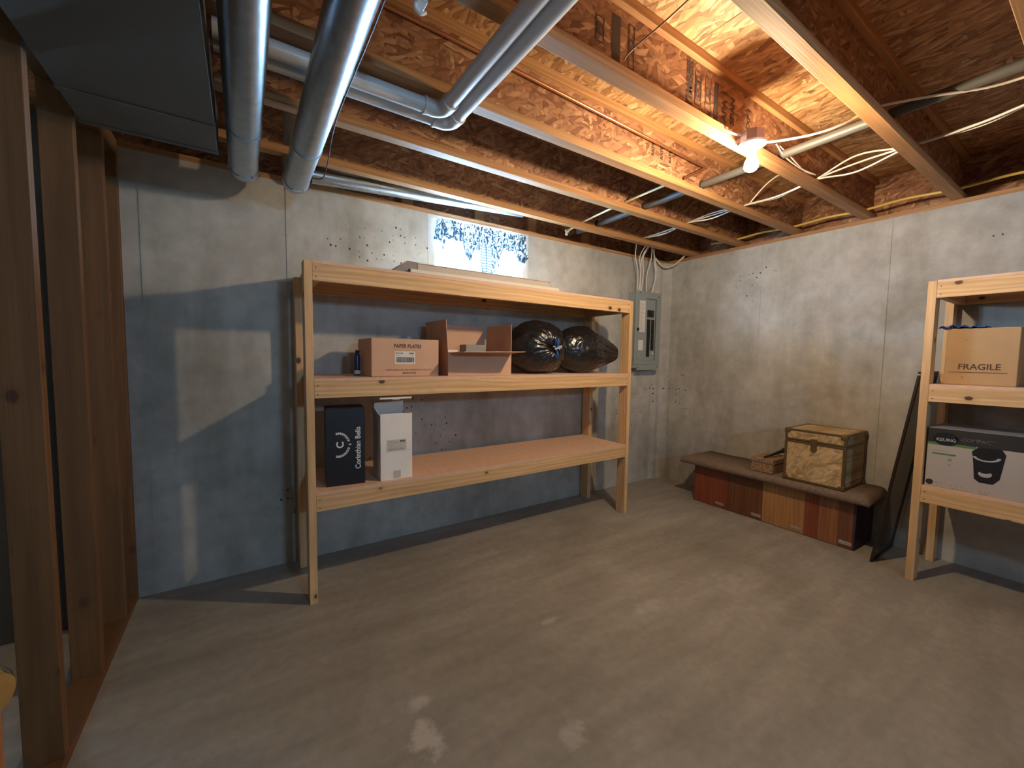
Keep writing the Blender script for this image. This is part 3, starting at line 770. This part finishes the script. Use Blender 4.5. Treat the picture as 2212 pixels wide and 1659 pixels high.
GC = 'white cables running into the breaker panel'
def cable(pts, label, group=None, r=.0048, mat='cable', cat='cable', name='electrical_cable'):
    return tag(obj(name, MB().tube(pts, r, 8), M[mat], smooth=True), label, cat, group)
tops = [(3.20, 2.70, 2.44), (3.30, 2.66, 2.43), (3.345, 2.66, 2.45), (3.36, 2.68, 2.42), (3.38, 2.66, 2.44), (3.41, 2.66, 2.45), (3.43, 2.70, 2.42)]
bots = [3.335, 3.355, 3.375, 3.392, 3.475, 3.545, 3.565]
for i, (tp, bx) in enumerate(zip(tops, bots)):
    left = i < 4
    m1 = (tp[0]*.55+bx*.45 + (.0 if left else .075), 2.76, 2.33); m2 = (bx+(.012 if i % 2 else -.012)+(0 if left else .045*(i > 4)), 2.775, 2.18)
    cable([tp, m1, m2, (bx, 2.785, 1.99)], ['leftmost white cable entering the top of the breaker panel', 'second white cable from the left entering the breaker panel', 'third white cable from the left above the breaker panel', 'white cable in the middle above the breaker panel', 'slanting white cable entering the breaker panel between the two clusters', 'next to last white cable on the right above the breaker panel', 'rightmost white cable entering the top of the breaker panel'][i], GC)
# bundle running through the joists near the right wall
GB = 'white cables bundled through the joists'
for i in range(5):
    dx, dz = R.uniform(-.022, .022), R.uniform(-.008, .012)
    pts = []
    for y, x, z in ((2.68, 3.17, 2.45), (2.553, 3.125, 2.432), (2.3, 3.09, 2.425 - .02*(i % 2)), (2.072, 3.065, 2.43), (1.85, 3.06, 2.41+.02*(i % 3)), (1.615, 3.06, 2.435), (1.38, 3.03+.02*(i % 2), 2.42), (1.147, 2.98, 2.435), (.93, 2.95, 2.40+.045*(i % 3)), (.688, 2.90, 2.43), (.45, 2.86+.03*(i % 2), 2.42), (.235, 2.83, 2.435), (-.22, 2.8, 2.43)):
        at = 1
        pts.append((x+dx*at, y, z+dz))
    cable(pts, 'white cable in the bundle threaded through the joists near the right wall', GB)
cable([(3.06, 1.58, 2.44), (3.03, 1.45, 2.53), (2.99, 1.30, 2.56), (2.95, 1.16, 2.55)], 'single white cable arching above the bundle between two joists', None)
for i in (0, 1):
    cable([(2.42+.04*i, 1.125, 2.48), (2.52+.05*i, 1.122, 2.44+.02*i), (2.70+.05*i, 1.12, 2.425), (2.86, 1.10, 2.42)], ['lower of two thin white wires running down the joist right of the lamp', 'upper of two thin white wires running down the joist right of the lamp'][i], 'thin wires right of the lamp', .0035)
# light feed
cable([(2.075, 1.035, 2.350), (2.12, .97, 2.345), (2.20, .86, 2.352), (2.27, .77, 2.38), (2.34, .688, 2.43), (2.45, .52, 2.435), (2.54, .38, 2.43), (2.58, .235, 2.435), (2.6, -.1, 2.42)], 'white cable sweeping from the lamp holder through the big joist', None, .0055)
for i in (0, 1): cable([(1.90+.03*i, 1.135, 2.43-.005*i), (1.92+.035*i, 1.11, 2.39), (1.975+.015*i, 1.085, 2.375+.006*i)], ['longer short white cable entering the lamp box on its left', 'shorter white cable entering the lamp box nearest its top'][i], 'short cables at the lamp box', .005)

# ------------------------------------------------------------------ lamp
LP = thing('ceiling_lamp', 'bare glowing bulb in a white porcelain holder under the joists', 'lamp', (2.022, 1.045, 2.385))
obj('junction_box', MB().lathe([(0, 0), (.050, 0), (.052, -.004), (.052, -.046), (.049, -.050), (0, -.050)], (0, 0, 0), 8), M['boxmetal'], LP, local=True)
obj('box_bracket', MB().box(-.015, .015, .04, .072, -.03, -.004), M['boxmetal'], LP, local=True)
obj('lamp_holder', MB().lathe([(0, -.0505), (.058, -.0505), (.060, -.054), (.058, -.060), (.040, -.066), (.024, -.074), (.020, -.084), (.0185, -.094), (0, -.094)], (0, 0, 0), 32), M['porcelain'], LP, smooth='auto', local=True)
bp = [(.0145, -.0945), (.0155, -.100), (.0165, -.108), (.021, -.120), (.028, -.134), (.0305, -.148), (.0295, -.160), (.024, -.170), (.014, -.1765), (0, -.179)]
obj('bulb', MB().lathe(bp, (0, 0, 0), 28), M['bulb'], LP, smooth=True, local=True)

# ------------------------------------------------------------------ ducts and pipes
def round_duct(x, r, label, bend_y):
    T = thing('round_duct', label, 'duct', (x, 0, 2.235), 0, 'round sheet metal ducts under the joists')
    z = 2.235
    b = MB().tube([(x, -1.8, z), (x, bend_y, z)], r, 40, smooth=False)
    obj('duct_pipe', b, M['galv'], T, smooth='auto')
    el = MB(); Rr = .085; pts = [(x, bend_y-.02, z)]
    for k in range(0, 5):
        a = radians(90*k/4); pts.append((x, bend_y+Rr*sin(a), z+Rr*(1-cos(a))))
    pts.append((x, bend_y+Rr, z+.40))
    el.tube(pts, r+.0015, 40, smooth=False)
    obj('elbow', el, M['galv'], T, smooth='auto')
    for yy in (bend_y-.02, bend_y-.45):
        obj('joint_bead', MB().tube([(x, yy-.006, z), (x, yy+.006, z)], r+.0035, 40, smooth=False), M['galv'], T, smooth='auto')
    for k in range(3):
        a = radians(-60-50*k); obj('screw', MB().lathe([(0, -.003), (.004, -.003), (.004, .003), (0, .003)], (x+(r+.003)*cos(a), bend_y-.035, z+(r+.003)*sin(a)), 8), M['chrome'], T)
    return T
round_duct(.026, .0615, 'round galvanised duct hanging next to the big flat grey duct', 2.47)
round_duct(.258, .0605, 'round galvanised duct nearer the white pipes, ending in an elbow at the wall', 2.50)
TR = thing('trunk_duct', 'wide flat grey sheet metal trunk duct under the joists at upper left', 'duct', (-.27, .4, 2.17))
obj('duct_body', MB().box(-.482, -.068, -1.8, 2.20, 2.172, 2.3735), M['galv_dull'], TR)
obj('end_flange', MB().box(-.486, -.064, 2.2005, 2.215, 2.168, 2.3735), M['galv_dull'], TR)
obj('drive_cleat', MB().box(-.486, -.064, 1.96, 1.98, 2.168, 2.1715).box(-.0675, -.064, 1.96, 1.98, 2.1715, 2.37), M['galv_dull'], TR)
VP_ = thing('vent_pipe', 'shiny steel vent pipe running along the back wall above the shelf', 'pipe', (1.0, 2.70, 2.40))
obj('pipe_run', MB().tube([(.36, 2.705, 2.365), (1.86, 2.705, 2.463)], .047, 32, smooth=False), M['galv'], VP_, smooth='auto')
for x in (.75, 1.35):
    z = 2.365 + (x-.36)/1.5*.098
    obj('joint_bead', MB().tube([(x, 2.705, z), (x+.012, 2.705, z+.0008)], .0495, 32, smooth=False), M['galv'], VP_, smooth='auto')
# pvc pair with elbows: from the left along the joists, then towards the viewer
def pvc(xe, ye, label):
    T = thing('drain_pipe', label, 'pipe', (xe, ye, 2.337), 0, 'grey white PVC pipes')
    z = 2.337; r = .0285; e = .05
    obj('pipe_run', MB().tube([(xe, -1.6, z), (xe, ye-e, z)], r, 28, smooth=False), M['pvc'], T, smooth='auto')
    obj('pipe_run', MB().tube([(-.055, ye, z+.0), (xe-e, ye, z)], r, 28, smooth=False), M['pvc'], T, smooth='auto')
    pts = [(xe, ye-e-.025, z), (xe, ye-e, z)] + [(xe-e*(1-cos(radians(a))), ye-e+e*sin(radians(a)), z) for a in (15, 30, 45, 60, 75, 90)] + [(xe-e-.025, ye, z)]
    obj('elbow', MB().tube(pts, r+.004, 28, smooth=False), M['pvc'], T, smooth='auto')
    obj('elbow_rim', MB().tube([(xe, ye-e-.035, z), (xe, ye-e-.025, z)], r+.006, 28, smooth=False).tube([(xe-e-.035, ye, z), (xe-e-.025, ye, z)], r+.006, 28, smooth=False), M['pvc'], T, smooth='auto')
pvc(.722, 1.648, 'pale grey plastic pipe of the pair, the inner one at the bend')
pvc(.788, 1.716, 'pale grey plastic pipe of the pair, the outer one at the bend')
G = thing('grey_conduit', 'dark grey pipe passing through the joists behind the lamp', 'pipe', (2.51, 1.6, 2.45))
obj('pipe_run', MB().tube([(2.53, 2.80, 2.445), (2.515, 1.6, 2.448), (2.50, .3, 2.452), (2.50, -1.0, 2.45)], .0225, 20), M['pvc_grey'], G, smooth='auto')
for y in JY[:5]: obj('grommet', MB().tube([(2.515, y-.012, 2.448), (2.515, y-.0055, 2.448)], .028, 20, smooth=False), M['black_plastic'], G, smooth='auto')
CP = thing('copper_pipe', 'thin copper pipe strung along a joist below the subfloor', 'pipe', (1.6, 1.57, 2.56))
obj('pipe_run', MB().tube([(-.3, 1.572, 2.60), (1.05, 1.572, 2.578), (2.495, 1.572, 2.540)], .008, 12, smooth=False), M['copper'], CP, smooth='auto')
obj('elbow', MB().lathe([(0, -.011), (.008, -.008), (.011, 0), (.008, .008), (0, .011)], (2.498, 1.571, 2.539), 14), M['copper'], CP, smooth=True)
obj('pipe_run', MB().tube([(2.498, 1.571, 2.539), (2.30, 1.585, 2.432)], .008, 12, smooth=False), M['copper'], CP, smooth='auto')
PX = tag(obj('water_tube', MB().tube([(2.285, 1.63, 2.432), (2.30, 2.07, 2.428), (2.355, 2.553, 2.43), (2.40, 2.80, 2.42)], .0075, 10), M['cream_pex'], smooth=True), 'thin cream tube crossing two joist bays left of the dark pipe', 'tube')
fo = MB()
for i in range(6):
    q = Vector((2.41+R.uniform(-.025, .025), 2.81+R.uniform(-.015, .01), 2.42+R.uniform(-.02, .02)))
    fo.lathe([(0, -.014), (.010, -.010), (.015, 0), (.010, .010), (0, .014)], q, 10)
tag(obj('spray_foam', fo, M['foam'], smooth=True), 'lump of cream foam stuck around the tube above the window wall', 'foam')
YT = []
for y in (2.30, 2.072, 1.85, 1.615, 1.38, 1.147, .92, .688, .46, .235, 0.0, -.5): YT.append((3.80 + .006*sin(y*5), y, 2.418 + .012*(0 if y in JY else 1)))
tag(obj('gas_tube', MB().tube(YT, .0085, 10), M['yellow'], smooth=True), 'yellow tube running through the joists along the top of the right wall', 'tube')
tag(obj('cream_tube', MB().tube([(3.66, 2.83, 2.375), (3.70, 2.80, 2.315), (3.755, 2.775, 2.285), (3.80, 2.70, 2.305), (3.825, 2.63, 2.36), (3.83, 2.60, 2.40)], .0095, 12), M['cream_pex'], smooth=True), 'cream flexible tube hanging in a U in the corner above the panel', 'tube')
tag(obj('black_cable', MB().tube([(.335, .7, 2.30), (.345, 1.2, 2.28), (.352, 1.9, 2.30), (.372, 2.25, 2.255), (.378, 2.45, 2.26), (.34, 2.62, 2.32), (.335, 2.66, 2.37)], .0028, 8), M['cable_black'], smooth=True), 'thin black cord drooping along the second round duct', 'cord')
tag(obj('loose_wire', MB().tube([(1.34, .70, 2.60), (1.31, .85, 2.56), (1.265, .98, 2.50), (1.225, 1.07, 2.455), (1.20, 1.10, 2.42)], .0028, 8), M['cable_brown'], smooth=True), 'thin brown wire hanging loose across the bay above the stamped joist', 'wire')
cb = thing('pipe_hanger', 'small grey plastic hanger between the steel duct and the white pipes', 'bracket', (.452, 1.19, 2.36))
obj('strap', MB().box(-.016, .016, -.02, .02, -.035, .012, .003), M['pvc'], cb, local=True)
obj('hook', MB().tube([(-.014, 0, -.03), (-.016, 0, -.048), (.0, 0, -.058), (.016, 0, -.048)], .005, 8), M['pvc'], cb, smooth=True, local=True)

# ------------------------------------------------------------------ bench by the right wall and what stands on it
BX, BY0, BY1, BH = 3.52, .985, 2.195, .345
BN = thing('carpeted_bench', 'low bench of mixed wood drawer fronts with a brown carpet top', 'bench', (BX, BY0, 0))
obj('carcass', MB().box(BX+.02, 3.872, BY0+.012, BY1, 0, BH), M['front_brown'], BN)
obj('end_panel', MB().box(BX+.001, 3.872, BY0, BY0+.0115, .0, BH), M['purple'], BN, label='dark end panel')
edges = [(2.195, 1.885, 'front_red'), (1.884, 1.592, 'front_brown'), (1.591, 1.292, 'front_light'), (1.291, 1.204, 'front_red'), (1.203, 1.086, 'front_mid'), (1.085, .9975, 'front_brown')]
for y1, y0, m in edges:
    obj('drawer_front', MB().box(BX, BX+.019, y0, y1, .004, BH-.001, .001), M[m], BN)
for y in (1.945, 1.635, 1.345, 1.035):
    obj('drawer_pull', MB().box(BX-.014, BX-.0005, y-.038, y+.038, .050, .057, .002).box(BX-.004, BX-.0005, y-.038, y+.038, .028, .050), M['chrome'], BN)
cp = MB(); n = 60
prof = [(-.075, .010), (-.080, .030), (-.075, .052), (-.055, .062), (.0, .065), (.352, .065), (.352, .001), (.0, .001), (-.055, .001)]
prev = None; yy0, yy1 = .905, 2.30
for i in range(n+1):
    s_ = i/n; y = yy0 + (yy1-yy0)*s_; k = 1.0 - .0*s_
    rnd = min(1, min(s_, 1-s_)*22); rz_ = .45 + .55*math.sqrt(max(0, rnd*(2-rnd)))
    ring = [cp.bm.verts.new((BX + px*(.9+.1*rz_) + .003*noise.noise(Vector((y*9, j, 0))), y, BH + .001 + pz*rz_ + .004*noise.noise(Vector((y*6, px*9, 3)))*(pz > .02))) for j, (px, pz) in enumerate(prof)]
    if prev:
        for j in range(len(prof)): cp.bm.faces.new((prev[j], prev[(j+1) % len(prof)], ring[(j+1) % len(prof)], ring[j]))
    else: cp.bm.faces.new(ring)
    prev = ring
cp.bm.faces.new(prev[::-1])
obj('carpet_top', cp, M['carpet'], BN, smooth=True)
ZC = BH + .001 + .065 + .003
# trunk
tx0, tx1, ty0, ty1 = 3.475, 3.865, 1.050, 1.435
TK = thing('wooden_trunk', 'pale wooden storage trunk with dark metal edging, on the carpeted bench', 'trunk', (tx0, ty0, ZC))
tw, td, th = tx1-tx0, ty1-ty0, .39
body = obj('trunk_body', MB().box(.004, tw-.004, .004, td-.004, 0, .305, .002), M['trunk_board'], TK, local=True)
lid = obj('trunk_lid', MB().box(.004, tw-.004, .004, td-.004, .308, th, .002), M['trunk_board'], TK, local=True)
ed = lambda par, *b: obj('metal_edging', MB().box(*b, .0015), M['steel_dark'], par, local=True)
for y in (0, td-.018):
    for x in (0, tw-.018): ed(body, x, x+.018, y, y+.018, .0, .304)
    ed(body, 0, tw, y, y+.018, 0, .018) if 0 else None
for (a_, b_, c_, d_) in ((0, .018, .0185, td-.0185), (tw-.018, tw, .0185, td-.0185)):
    ed(body, a_, b_, c_, d_, 0, .016); ed(body, a_, b_, c_, d_, .290, .3045)
    ed(lid, a_, b_, c_, d_, .3085, .322); ed(lid, a_, b_, c_, d_, th-.012, th+.002)
for (c_, d_) in ((0, .018), (td-.018, td)):
    ed(body, .0185, tw-.0185, c_, d_, 0, .016); ed(body, .0185, tw-.0185, c_, d_, .290, .3045)
    ed(lid, 0, tw, c_, d_, .3085, .322); ed(lid, 0, tw, c_, d_, th-.012, th+.002)
    for x in (0, tw-.018): ed(lid, x, x+.018, c_, d_, .3225, th-.0125)
obj('latch', MB().box(-.008, 0, td*.5-.02, td*.5+.02, .255, .335, .003).lathe([(0, -.012), (.017, -.012), (.019, -.004), (.019, 0), (0, 0)], (0, td*.5, .262), 16, 'x'), M['steel_dark'], TK, local=True)
for y in (.0, td):
    for z in (.0, th-.03):
        for x in (0, tw):
            sx = -1 if x == 0 else 1; sy = -1 if y == 0 else 1
            par = body if z == 0 else lid
            obj('corner_cap', MB().box(min(x+sx*.004, x-sx*.035), max(x+sx*.004, x-sx*.035), min(y+sy*.004, y-sy*.035), max(y+sy*.004, y-sy*.035), z, z+(.032 if z > 0 else .030)+.0, .004), M['steel_dark'], par, local=True)
# patterned box in front of the wall
BK = thing('patterned_box', 'small brown patterned box with a pale stripe, left of the trunk', 'box', (3.50, 1.52, ZC))
obj('box_body', MB().box(0, .27, 0, .165, 0, .072, .002), M['wicker'], BK, local=True)
obj('box_lid', MB().box(-.003, .273, -.003, .168, .0725, .110, .003), M['wicker'], BK, local=True)
obj('stripe', MB().box(-.0045, -.0032, .0, .165, .078, .088), M['chrome'], BK, local=True, label='pale shiny stripe')
tag(obj('dark_brush', MB().tube([(3.53, 1.60, ZC+.1205), (3.60, 1.585, ZC+.128), (3.70, 1.56, ZC+.150), (3.76, 1.55, ZC+.158)], lambda s_: .007+.016*s_*s_, 14), M['black_plastic'], smooth=True), 'dark brush lying on the small patterned box', 'brush')

# leaning insect screen
def lean(x, s, y0=.862, y1=.70, H=1.262): return Vector((x, y0+(y1-y0)*s, H*s))
SC = thing('window_screen', 'dark framed insect screen leaning against the end of the right shelf', 'window screen', (3.44, .86, 0))
def strip(x0, x1, s0, s1, th, mat, nm):
    a = lean(x0, s0); b = lean(x1, s0); c = lean(x1, s1); d = lean(x0, s1)
    obj(nm, MB().quadsolid([a, b, c, d], th), M[mat], SC)
x0, x1 = 3.43, 3.86
strip(x0, x0+.028, 0.0, 1.0, -.012, 'screen_frame', 'frame_stile'); strip(x1-.028, x1, 0.0, 1.0, -.012, 'screen_frame', 'frame_stile')
strip(x0+.0285, x1-.0285, 0.0, .024, -.012, 'screen_frame', 'frame_rail'); strip(x0+.0285, x1-.0285, .976, 1.0, -.012, 'screen_frame', 'frame_rail')
strip(x0+.0285, x1-.0285, .025, .975, -.0015, 'mesh', 'mesh')
q = lean(x0, .985); obj('corner_knob', MB().lathe([(0, -.030), (.007, -.028), (.009, -.018), (.006, -.012), (.006, -.001), (0, -.001)], q, 14, 'x'), M['chrome'], SC, smooth='auto', label='small chrome knob')

# ------------------------------------------------------------------ things on the right shelf
def face_left(x, y, z, roll=0.0):
    """frame on a face that looks to -x; reads towards -y"""
    return Matrix.Translation((x, y, z)) @ Matrix.Rotation(radians(-90), 4, 'Z') @ Matrix.Rotation(radians(90), 4, 'X') @ Matrix.Rotation(roll, 4, 'Z')
FB = thing('fragile_box', 'tan carton marked FRAGILE on the middle shelf at the right edge', 'box', (3.45, .607, ZM))
obj('carton', MB().box(0, .32, -.275, 0, 0, .322, .004), M['card_tan'], FB, local=True)
text('lettering', 'FRAGILE', .046, M['ink'], FB, face_left(-.0009, -.135, .102), bold=.0006, xs=.95)
obj('rule_line', MB().box(-.0009, -.0002, -.24, -.02, .070, .073), M['ink'], FB, local=True)
obj('staple', MB().box(-.0015, -.0002, -.083, -.077, .255, .259).box(-.0015, -.0002, -.078, -.072, .042, .046), M['chrome'], FB, local=True)
bl = MB()
rows = []
for i in range(25):
    row = []
    for j in range(11):
        x = 3.44 + .22*j/10; y = .638 - .19*i/24
        z = ZM + .3245 + .022*(1-i/24)*(.55+.45*sin(i*1.1+j*.7)) + .012*noise.noise(Vector((i*.5, j*.5, 2)))
        if i < 4: z -= .003*(4-i)
        row.append(bl.bm.verts.new((x - .012*(1-i/24), y, max(z, ZM+.3245))))
    rows.append(row)
for i in range(24):
    for j in range(10): bl.bm.faces.new((rows[i][j], rows[i][j+1], rows[i+1][j+1], rows[i+1][j]))
bo = tag(obj('plastic_bag', bl, M['blue_plastic'], smooth=True), 'crumpled blue plastic bag on top of the fragile carton', 'bag')
sm = bo.modifiers.new('thick', 'SOLIDIFY'); sm.thickness = .003; sm.offset = 1

CF = thing('coffee_maker_box', 'white and black coffee maker carton on the lower shelf at the right', 'box', (3.375, .636, ZB))
ch = .345
obj('carton', MB().box(0, .30, -.385, 0, 0, ch, .002), plain('glossy_white_card', (.44, .40, .37), .4), CF, local=True)
X_ = -.0006
def pr(name, y0, y1, z0, z1, mat, lay=0, par=CF): return obj(name, MB().box(X_*(lay+1)-.0004, X_*(lay+1), -y1, -y0, z0, z1), M[mat], par, local=True)
obj('box_top', MB().box(.0, .30, -.385, 0, ch+.0002, ch+.0012), M['grey_top'], CF, local=True)
pr('printed_band', .0, .385, .262, ch-.001, 'ink_black'); pr('green_band', .0, .19, .248, .261, 'green_print')
obj('printed_oval', MB().lathe([(0, -.0018), (.042, -.0018), (.042, -.0012), (0, -.0012)], (0, 0, 0), 32, 'x'), M['black_box'], CF, local=True).matrix_local = Matrix.Translation((0, -.075, .285)) @ Matrix.Diagonal((1, 1.25, .9, 1))
text('lettering', 'KEURIG', .023, M['silver_print'], CF, face_left(-.0025, -.075, .280), bold=.0005)
text('lettering', 'K-COMPACT', .026, plain('dim_print', (.10, .10, .105), .5), CF, face_left(-.0018, -.185, .292), bold=.0005)
text('lettering', 'SINGLE SERVE', .008, M['ink_grey'], CF, face_left(-.0012, -.055, .215))
pr('green_bar', .022, .118, .192, .201, 'green_print')
pr('icon', .088, .103, .160, .175, 'ink_grey'); pr('icon', .091, .100, .132, .141, 'ink_grey')
def disc(name, y, z, r, mat, sy=1.0, sz=1.0, lay=2):
    o = obj(name, MB().lathe([(0, X_*lay-.0005), (r, X_*lay-.0005), (r, X_*lay), (0, X_*lay)], (0, 0, 0), 28, 'x'), M[mat], CF, local=True)
    o.matrix_local = Matrix.Translation((0, -y, z)) @ Matrix.Diagonal((1, sy, sz, 1)); return o
disc('seal', .020, .024, .016, 'ink_black')
for (y, z) in ((.045, .026), (.066, .024), (.053, .014), (.105, .020), (.128, .020), (.115, .008), (.132, .007), (.148, .022), (.165, .010), (.215, .022), (.235, .020), (.250, .018), (.218, .008), (.24, .008)):
    obj('small_icon', MB().box(X_-.0004, X_, -y-R.uniform(.004, .009), -y, z-.003, z+.003), M['ink_grey'], CF, local=True)
# printed picture of the brewer
br = MB(); pts = [(.178, .235), (.186, .170), (.193, .085), (.214, .068), (.262, .068), (.285, .100), (.300, .235), (.285, .262), (.20, .262)]
br.prism([(-a_, b_) for a_, b_ in pts], 'x', X_-.0005, X_)
obj('brewer_picture', br, M['black_box'], CF, local=True)
ar = MB()
for r_, s0, s1 in ((.0, 0, 0),):
    for i in range(18):
        a0, a1 = radians(190+i*9.2), radians(190+(i+1)*9.2)
        o_ = lambda a_, rr: (-.232 - rr*1.15*cos(a_)*1.0, .215 + rr*.62*sin(a_))
        p = [o_(a0, .046), o_(a1, .046), o_(a1, .034), o_(a0, .034)]
        ar.prism([(q_[0], q_[1]) for q_ in p], 'x', X_*2-.0006, X_*2)
obj('brewer_handle', ar, M['silver_print'], CF, local=True)
disc('cup_picture', .232, .118, .024, 'silver_print', 1.05, .75, 2); disc('cup_coffee', .230, .132, .018, 'black_box', 1.1, .55, 4)

# ------------------------------------------------------------------ open door beside the viewer
dv = Vector((-.5, -.866, 0)); nv = Vector((.866, -.5, 0)); e0 = Vector((-.236, .674, .01))
DR = thing('door_leaf', 'orange brown wooden door leaf cut off by the lower left edge', 'door', tuple(e0), math.atan2(dv.y, dv.x))
obj('panel', MB().box(0, .76, 0, .035, 0, 2.02, .002), M['door'], DR, local=True) if 0 else None
# local x runs along the leaf; the knob side is local -y or +y whichever faces the room
sgn = 1 if (Matrix.Rotation(math.atan2(dv.y, dv.x), 3, 'Z') @ Vector((0, 1, 0))).dot(nv) > 0 else -1
yb = (-.035, 0) if sgn > 0 else (0, .035)
obj('door_panel', MB().box(0, .72, yb[0], yb[1], 0, 2.02, .002), M['door'], DR, local=True)
obj('door_knob', MB().lathe([(0, sgn*.0003), (.031, sgn*.0003), (.031, sgn*.006), (.013, sgn*.012), (.012, sgn*.028), (.020, sgn*.034), (.0265, sgn*.046), (.0265, sgn*.055), (.020, sgn*.064), (0, sgn*.066)], (.062, 0, .972), 36, 'y'), M['knob_brass'], DR, smooth='auto', local=True, label='shiny brass knob')
